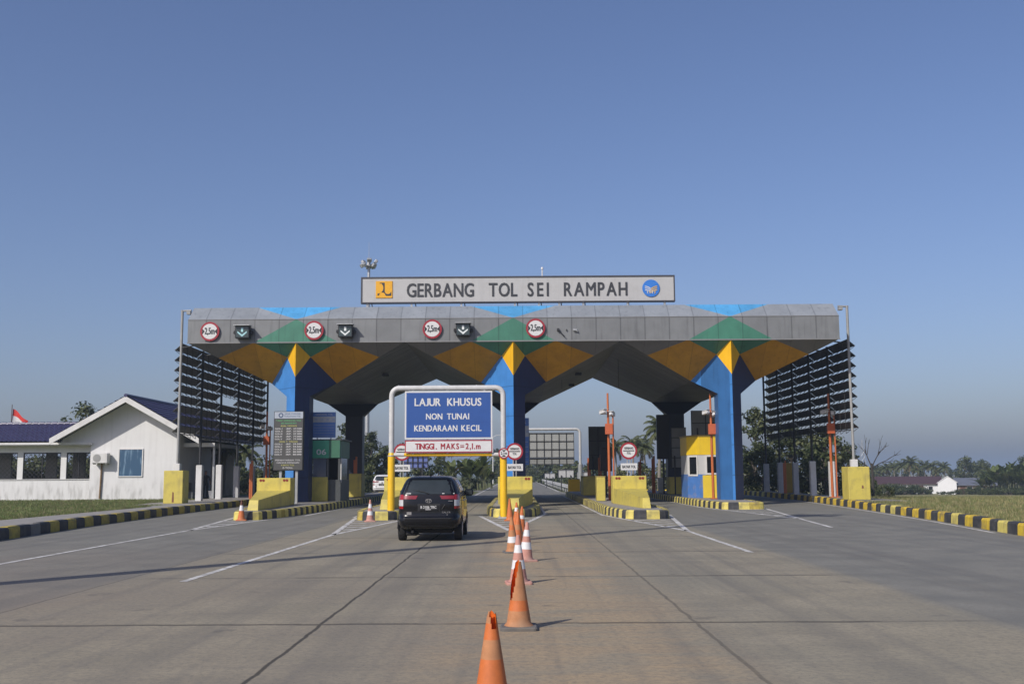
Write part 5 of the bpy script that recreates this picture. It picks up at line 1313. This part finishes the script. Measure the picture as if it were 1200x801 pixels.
def banana(label, group, n=4, h=2.6, loc=(0,0,0), spread=1.0):
    r = thing('banana_plant', label, 'banana plant', loc, group=group); t = MB(); c = MB()
    for s in range(n):
        o = Vector((R_.uniform(-1,1)*spread, R_.uniform(-1,1)*spread, -.1)); hh = h*R_.uniform(.6,1.0)*.5
        t.tube([o, o+Vector((R_.uniform(-.1,.1),0,hh*.6)), o+Vector((R_.uniform(-.15,.15),0,hh))], [.1,.085,.06], 8)
        for k in range(8):
            az = k*2.4+R_.uniform(-.3,.3); e = 1.5-.11*k+R_.uniform(-.12,.1); ln = h*R_.uniform(.5,.72); W_ = ln*.14
            d = Vector((cos(az),sin(az),0)); sd = Vector((-d.y,d.x,0)); p = o+Vector((0,0,hh)); L=[];Rr=[];Cc=[]; dr = R_.uniform(.5,1.6); N_=12
            for i in range(N_+1):
                u = i/N_; w = W_*(sin(pi*min(1,max(0,(u-.12)/.86)))**.6 if u > .12 else .06); w *= R_.uniform(.75,1.05)
                Cc.append(p.copy()); L.append(p+sd*w+Vector((0,0,w*.25))); Rr.append(p-sd*w+Vector((0,0,w*.25)))
                p = p+(d*cos(e)+Vector((0,0,sin(e))))*ln/N_; e -= dr/N_*(.4+u*1.3)
            m = 2 if k == 7 and R_.random() < .6 else R_.choice((0,0,1))
            for i in range(N_):
                c.add([L[i],Cc[i],Cc[i+1],L[i+1]], [(0,1,2,3)], m); c.add([Cc[i],Rr[i],Rr[i+1],Cc[i+1]], [(0,1,2,3)], m)
    t.build('stem', M('banana_stem', (.10,.105,.05), .7, .2, 4), r); c.build('leaves', lban, r); return r
def zg(x, y):
    if x > eR(y): return hgt(1, x-eR(y), y)
    if x < eL(y): return hgt(-1, eL(y)-x, y)
    return 0
def put(proto, lst, label=None, group=None, smin=.9, smax=1.1):
    out = []
    for it in lst:
        x, y, s = it[:3]; lb = it[3] if len(it) > 3 else label
        o = dup(proto, (x, y, zg(x, y)-.03), lb or proto['label'], R_.uniform(0, 6.28), (s*R_.uniform(.93,1.08), s*R_.uniform(.93,1.08), s), group)
        if not lb: pass
        out.append(o)
    return out
PXg = lambda px, y: (px-607)/1250*y        # metres right of the axis for a bearing, used to lay out the distant trees
# -- right of the canopy
G1 = 'leafy trees behind the right louvre screen'
ta = broadleaf('tall leafy tree behind the right blue column, highest of the right hand trees', G1, 7.6, 2.3, 30, per=150, low=.12, loc=(PXg(884,88), 88, zg(24,88)))
tb = broadleaf('lower spreading tree behind the middle of the right louvre screen', G1, 5.4, 2.6, 26, per=150, low=.08, loc=(PXg(924,86), 86, 0.1))
tcr = broadleaf('bushy tree behind the right orange camera pole', G1, 5.0, 2.4, 26, per=150, low=.06, ln=.4, wd=.24, loc=(PXg(965,84), 84, 0.1))
put(tb, [(PXg(947,92), 92, .95, 'bushy tree between the last two right louvre posts'), (PXg(990,88), 88, .8, 'small bushy tree right behind the white based end post'), (PXg(905,80), 84, .75, 'low bushy tree right of the blue column base')], group=G1)
put(tcr, [(PXg(880,93), 96, .8, 'round bushy tree low behind the tall leafy tree'), (PXg(1002,100), 100, .7, 'small round tree right of the right yellow block')], group=G1)
# -- left gap
G2 = 'trees left of the toll lanes'
put(ta, [(PXg(405,100), 102, .93, 'tall tree behind the rear left column'), (PXg(436,112), 112, .86, 'tall dark tree left of the portal'), (PXg(470,118), 120, .72, 'tree behind the blue gridded panel above the black car')], group=G2)
put(tcr, [(PXg(378,98), 98, .95, 'bushy tree right of the booth 06 panel'), (PXg(335,96), 96, .8, 'bushy tree under the tariff board'), (PXg(452,106), 106, .9, 'bushy tree behind the white car'), (PXg(420,108), 108, .95, 'bushy tree left behind the white car'), (PXg(495,118), 118, .8, 'bushy tree hidden low behind the black car roof'), (PXg(515,126), 126, .75, 'dark tree left of the banana clump')], group=G2)
sh = shrub('pale leafy shrub behind the left louvre posts', 'shrubs behind the left louvre screen', 3.0, 2.0, 20, loc=(PXg(268,84), 84, .1))
put(sh, [(PXg(262,90), 92, 1.15), (PXg(285,86), 86, 1.1), (PXg(300,90), 90, 1.2), (PXg(318,88), 88, 1.0), (PXg(254,83), 84, .9), (PXg(338,90), 90, .9), (PXg(275,98), 98, 1.3)], 'pale leafy shrub behind the left louvre posts', 'shrubs behind the left louvre screen')
pl_ = palm('small palm with drooping fronds beside the office porch', 'palms left of the toll lanes', 3.6, 16, 1.9, loc=(PXg(259,77), 78, .2), bend=.2, ll=.5)
dup(pl_, (PXg(283,95), 96, .1), 'palm crown above the pale shrubs right of the porch', 1.0, 1.05)
ot = broadleaf('layered tree top showing above the office roof', 'trees behind the office', 8.0, 3.0, 18, per=70, low=.5, ln=.4, wd=.22, loc=(PXg(101,96), 96, .2))
put(tcr, [(PXg(15,84), 84, .62, 'green tree seen through the left office grille'), (PXg(50,84), 84, .6, 'green tree seen through the middle office grille'), (PXg(93,83), 83, .6, 'green tree seen through the right office grille'), (PXg(70,90), 90, .62, 'second green tree behind the middle office grille')], group='trees behind the office')
put(sh, [(x, 78.5+.7*(i % 3), 1.15) for i, x in enumerate((-43,-41,-39,-37,-35.2,-33.5,-32,-30.4))], 'pale shrub seen through the office grilles', 'shrubs behind the office wing')
# -- centre
bn = banana('broad leaved banana clump beside the far road beyond the black car', 'banana plants by the centre road', 6, 3.7, (PXg(554,114), 114, 0), 1.1)
dup(bn, (PXg(538,114), 115, 0), 'banana clump just left of the tallest one', 1.2, .95); dup(bn, (PXg(571,126), 128, 0), 'small banana clump right of the tallest one near the far road', 2.2, .72)
put(sh, [(PXg(532,112), 112, .62, 'low shrub under the banana leaves'), (PXg(549,118), 118, .6, 'low shrub at foot of the banana clump'), (PXg(528,106), 106, .8, 'shrub behind the car mirror')], group='shrubs by the centre road')
p1 = palm('coconut palm rising left of the dark right rear column', 'coconut palms right of the centre lane', 6.1, 24, 2.6, (PXg(771,108), 108, 0), .3, ll=.62)
dup(p1, (PXg(741,132), 132, -.1), 'coconut palm behind the right round sign', 1.0, .85); dup(p1, (PXg(722,140), 140, -.1), 'coconut palm left behind the right round sign', 2.0, .84); dup(p1, (PXg(756,122), 122, -.1), 'coconut palm between the round sign and the tall palm', 3.0, .76)
dup(p1, (PXg(522,140), 140, 0), 'palm crown showing just below the portal bar', 4.0, .78)
put(tcr, [(PXg(752,112), 112, .75, 'bushy tree low behind the orange barrier posts'), (PXg(775,116), 116, .8, 'bushy tree at foot of the tall palm'), (PXg(728,118), 118, .7, 'bushy tree under the right round sign'), (PXg(700,128), 128, .8, 'bushy tree behind the dark grey sign back'), (PXg(800,110), 110, .9, 'bushy tree behind the dark right rear column'), (PXg(822,112), 112, 1., 'bushy tree behind the yellow booth'), (PXg(848,105), 105, 1., 'bushy tree behind the right blue column')], group='trees right of the centre lane')
far_l = 'distant hazy tree beyond the end of the centre road'
put(tcr, [(PXg(p, y), y, s) for p, y, s in ((578,210,.85),(592,235,1.0),(604,260,1.05),(585,250,1.2),(618,240,1.0),(630,220,.95),(641,205,1.1),(652,190,.9),(664,180,.95),(676,170,1.0),(688,160,.9),(566,200,1.0),(596,300,1.4),(612,320,1.5),(634,300,1.5),(655,280,1.4))], far_l, 'distant trees at the end of the centre road')
put(p1, [(PXg(p, y), y, s) for p, y, s in ((583,260,1.05),(668,230,.95),(647,260,1.0))], 'distant palm among the trees at the end of the centre road', 'distant palms at the end of the centre road')
# -- right far fields
G3 = 'distant palms behind the white house'
put(p1, [(PXg(p, y), y, s) for p, y, s in ((1036,262,0.90),(1044,275,0.97),(1052,268,1.01),(1061,262,1.12),(1072,270,0.86),(1080,275,1.01),(1087,268,0.97),(1094,280,0.79),(1103,266,0.94),(1024,285,0.86),(1066,285,0.94))], 'coconut palm in the row behind the white house', G3)
put(tb, [(PXg(1127,250), 250, 1.48, 'large dark tree between the white house and the grey roofed house'), (PXg(1147,262), 262, 1.37, 'dark tree behind the grey roofed house'), (PXg(1137,275), 275, 1.30, 'tree just behind the large dark tree'), (PXg(1163,255), 255, 1.08, 'tree at right end of the grey roof'), (PXg(1196,235), 235, 1.44, 'tall dark tree at the right edge of the field'), (PXg(1183,260), 260, 1.15, 'tree left of the tall dark edge tree'), (PXg(1210,240), 240, 1.37, 'tree leaning in past the right edge of the field')], group='trees around the field houses')
put(tcr, [(PXg(p, y), y, s) for p, y, s in ((1010,250,1.04),(1020,270,1.20),(1031,290,1.20),(1045,290,0.96),(1058,292,1.04),(1075,292,1.04),(1092,295,1.04),(1110,292,1.04),(1000,240,0.96))], 'dark tree filling the gap below the far palms', 'dark trees below the far palms')
b2_ = dup(bn, (PXg(1168,190), 190, zg(PXg(1168,190),190)), 'tall banana stand at right of the field under the dark trees', .4, 1.55)
put(bn, [(PXg(p, y), y, s) for p, y, s in ((1150,196,1.1),(1160,199,1.35),(1175,188,1.4),(1182,193,1.5),(1189,190,1.35),(1195,186,1.4),(1201,191,1.5),(1208,189,1.45))], 'banana plant in the stand at the right edge of the field', 'banana plants at the right edge of the field')
sh2 = shrub('dark hedge bush in front of the white house', 'hedge bushes in front of the field houses', 2.2, 2.4, 18, loc=(PXg(1062,205), 205, zg(70,205)))
put(sh2, [(PXg(p, y), y, s) for p, y, s in ((1024,190,1.2),(1035,195,1.2),(1046,200,1.3),(1055,200,1.25),(1070,206,1.05),(1077,207,.7),(1098,205,.42),(1106,205,.4),(1118,206,.6),(1128,206,.8),(1138,204,.95),(1147,202,1.0),(1012,186,1.1),(1152,186,.7),(1159,184,.8),(1165,185,.7),(1176,182,.85),(1184,184,.75),(1191,183,.8),(1199,182,.85),(1207,183,.8))], 'dark hedge bush in front of the field houses', 'hedge bushes in front of the field houses')
put(sh, [(PXg(1022,70), 74, .42, 'low weeds at foot of the bare tree'), (PXg(1030,80), 80, .4, 'low weeds right of the bare tree'), (PXg(1008,72), 76, .5, 'low weeds behind the right yellow block')], group='weeds behind the right yellow block')
# bare tree
r = thing('bare_tree', 'leafless dark tree with forked branches right of the right yellow block', 'tree', (PXg(1018,76), 76, .1))
t = MB(); t.tube([(0,0,-.2),(.05,0,1.4),(0,0,2.2)], [.12,.1,.07], 8); t.build('trunk', M('dead_bark', (.05,.045,.04), .9), r); t = MB()
def twig(o, d, ln, rad_, n):
    e = o+d*ln; t.tube([o, o.lerp(e,.5)+rv()*ln*.06, e], [rad_, rad_*.75, rad_*.5], 5)
    if n: 
        for _ in range(2 if n < 2 else 3): twig(o.lerp(e, R_.uniform(.6,1)), (d+rv()*.7+Vector((0,0,.15))).normalized(), ln*R_.uniform(.5,.75), rad_*.55, n-1)
for d in ((.5,0,.9),(-.3,.2,1),(.95,.1,.5),(-.7,-.1,.5)): twig(Vector((0,0,1.5+R_.random()*.6)), Vector(d).normalized(), 1.3, .05, 2)
t.build('branches', M('dead_bark', (.05,.045,.04)), r)

r = thing('lattice_mast', 'faint thin lattice mast far behind the bare tree', 'mast', (PXg(1008,420), 420, -3))
t = MB(); H_ = 17
for sx, sy in ((-1,-1),(1,-1),(1,1),(-1,1)): t.tube([(sx*1.6,sy*1.6,0),(sx*.12,sy*.12,H_)], .09, 5)
t.build('legs', galv, r); t = MB()
for k in range(8):
    w0 = 1.6-1.48*k/8; w1 = 1.6-1.48*(k+1)/8; z0, z1 = H_*k/8, H_*(k+1)/8
    t.tube([(-w0,-w0,z0),(w1,-w1,z1)], .05, 4); t.tube([(w0,-w0,z0),(-w1,-w1,z1)], .05, 4)
t.build('braces', galv, r)
# houses on the field
def house(loc, rotz, label, w, d, h, rh, wallm, roofm, gable_m, openings, group='houses beyond the field'):
    r = thing('house', label, 'house', loc, rotz, group=group)
    b = MB(); b.box(-w/2, w/2, 0, d, -.3, h); b.build('wall', wallm, r)
    b = MB(); o = .5
    b.add([(-w/2-o,-o,h-.05), (w/2+o,-o,h-.05), (w/2+o,d/2,h+rh), (-w/2-o,d/2,h+rh), (-w/2-o,d+o,h-.05), (w/2+o,d+o,h-.05), (-w/2-o,-o,h-.17), (w/2+o,-o,h-.17), (w/2+o,d/2,h+rh-.12), (-w/2-o,d/2,h+rh-.12), (-w/2-o,d+o,h-.17), (w/2+o,d+o,h-.17)],
          [(0,1,2,3), (3,2,5,4), (6,9,8,7), (9,10,11,8), (0,6,7,1), (4,5,11,10), (0,3,9,6), (3,4,10,9), (1,7,8,2), (2,8,11,5)]); b.build('roof', roofm, r)
    for sx in (-1, 1):
        b = MB(); x = sx*(w/2); b.add([(x,0,h), (x,d,h), (x,d/2,h+rh-.1), (x-sx*.15,0,h), (x-sx*.15,d,h), (x-sx*.15,d/2,h+rh-.1)], [(0,1,2), (3,5,4), (0,3,4,1), (1,4,5,2), (2,5,3,0)]); b.build('gable', gable_m, r)
    for x0, x1, z0, z1, nm in openings:
        b = MB(); b.box(x0-.08, x1+.08, -.05, -.01, z0-.08 if nm == 'window' else z0, z1+.08); f = b.build(nm+'_frame', white if nm == 'window' else M('door_brown', (.12,.05,.03), .6), r)
        b = MB(); b.box(x0, x1, -.07, -.052, z0, z1); b.build('pane' if nm == 'window' else 'leaf', glass if nm == 'window' else M('door_brown', (.12,.05,.03)), f)
    return r
maroon = M('maroon_roof', (.06,.03,.032), .6, .15, 2); hzw = M('house_white', (.7,.7,.7), .7, .04, 2)
gx1 = PXg(1082,232)
hA = house((PXg(1056,230), 230, zg(84,228)), -.36, 'long white house with dark red roof at the far side of the field', 13.5, 6, 2.2, 1.5, hzw, maroon, hzw, [(2.6,3.5,.0,1.8,'door'), (4.6,5.4,.9,1.6,'window'), (-3,-2,.9,1.6,'window'), (-5.6,-4.8,.9,1.6,'window')])
r = thing('house_annex', 'white gabled block at the right end of the long white house', 'house', (PXg(1104.5,217), 217, zg(86,217)+.1), -.377, group='houses beyond the field')
b = MB(); b.add([(-1.75,0,-.3),(1.75,0,-.3),(1.75,0,2.3),(0.1,0,3.45),(-1.75,0,2.2),(-1.75,5,-.3),(1.75,5,-.3),(1.75,5,2.3),(.1,5,3.45),(-1.75,5,2.2)], [(0,1,2,3,4), (5,9,8,7,6), (0,5,6,1), (1,6,7,2), (4,9,5,0)]); b.build('wall', hzw, r)
b = MB(); b.add([(1.95,-.1,2.17),(.1,-.1,3.47),(-1.95,-.1,2.07),(1.95,5.1,2.17),(.1,5.1,3.47),(-1.95,5.1,2.07),(1.95,-.1,2.27),(.1,-.1,3.57),(-1.95,-.1,2.17),(1.95,5.1,2.27),(.1,5.1,3.57),(-1.95,5.1,2.17)], [(0,1,4,3),(1,2,5,4),(6,9,10,7),(7,10,11,8),(0,6,7,1),(1,7,8,2),(3,4,10,9),(4,5,11,10),(0,3,9,6),(2,8,11,5)]); b.build('roof', hzw, r)
house((PXg(1138,216), 216, zg(92,216)), -.3, 'small brick house with grey roof and orange gable beyond the field', 7.0, 5, 1.9, 1.35, M('pale_brick', (.33,.25,.19), .8, .15, 3), M('grey_roof', (.11,.12,.15), .6, .1, 2), M('orange_gable', (.5,.2,.06), .7, .1, 3), [(-2.9,-2.1,.0,1.5,'door'), (-1.6,-.8,.7,1.5,'window'), (.4,1.2,.7,1.5,'window'), (2.,2.8,.7,1.5,'window')])

# ---- grass (nobody could count it)
def grass(name, n, area, hmin, hmax, wd, mats, seed, dens=None):
    Q = random.Random(seed); V = []; F = []; MI = []
    while len(F) < n:
        x, y = area(Q)
        z = zg(x, y); k = Q.choice((3,4,5)); mi = Q.choice(range(len(mats)))
        for _ in range(k):
            a = Q.uniform(0, 6.28); h = Q.uniform(hmin, hmax); ox, oy = Q.uniform(-.08,.08), Q.uniform(-.08,.08); lx, ly = Q.uniform(-.5,.5)*h, Q.uniform(-.5,.5)*h
            o = len(V); c, s = cos(a)*wd, sin(a)*wd
            V += [(x+ox-c, y+oy-s, z-.01), (x+ox+c, y+oy+s, z-.01), (x+ox+lx, y+oy+ly, z+h)]; F.append((o, o+1, o+2)); MI.append(mi)
    mb = MB(); mb.v = V; mb.f = F; mb.m = MI
    me = bpy.data.meshes.new(name); me.from_pydata(V, [], F)
    for m in mats: me.materials.append(m)
    me.polygons.foreach_set('material_index', MI); me.update()
    o = bpy.data.objects.new(name, me); COL.objects.link(o); return o
gm1 = [leafmat('lawn_blade', (.115,.165,.045), .3), leafmat('lawn_blade_light', (.18,.225,.075), .3), leafmat('lawn_blade_dry', (.24,.21,.11), .3)]
gm2 = [leafmat('field_blade', (.25,.235,.10), .3), leafmat('field_blade_dry', (.34,.30,.15), .3), leafmat('field_blade_green', (.15,.19,.065), .3)]
def areaL(Q):
    while 1:
        y = 29+37*Q.random()**1.15; x = -17.0-(.2+16*Q.random()**1.2)
        if x/y > -.55 and (y < 52.5 or x < -19.3) and (y < 65.4): return x, y
def areaR(Q):
    while 1:
        y = 26+74*Q.random()**1.6; x = eR(y)+.3+ (40*Q.random()**1.5)
        if x/y < .56 and (y < 51 or x > 19.2): return x, y
tag(grass('lawn_grass', 52000, areaL, .04, .13, .012, gm1, 3), 'short green lawn between the left pavement and the white office', 'grass', kind='stuff')
tag(grass('field_grass', 60000, areaR, .05, .17, .012, gm2, 4), 'dry tufted field grass beyond the right kerb', 'grass', kind='stuff')

# ---- the air of a hazy morning, one closed even volume round the whole scene
hz = MB(); hz.box(-4300, 4300, -200, 4700, -5.2, 36.5)
hm = bpy.data.materials.new('haze'); hm.use_nodes = True; n = hm.node_tree.nodes; l = hm.node_tree.links
n.remove(n['Principled BSDF']); pvn = n.new('ShaderNodeVolumePrincipled'); pvn.inputs['Color'].default_value = (.68, .83, 1, 1); pvn.inputs['Density'].default_value = .0006; pvn.inputs['Anisotropy'].default_value = .2
l.new(pvn.outputs[0], n['Material Output'].inputs['Volume'])
tag(hz.build('haze', hm), None, None, kind='stuff')
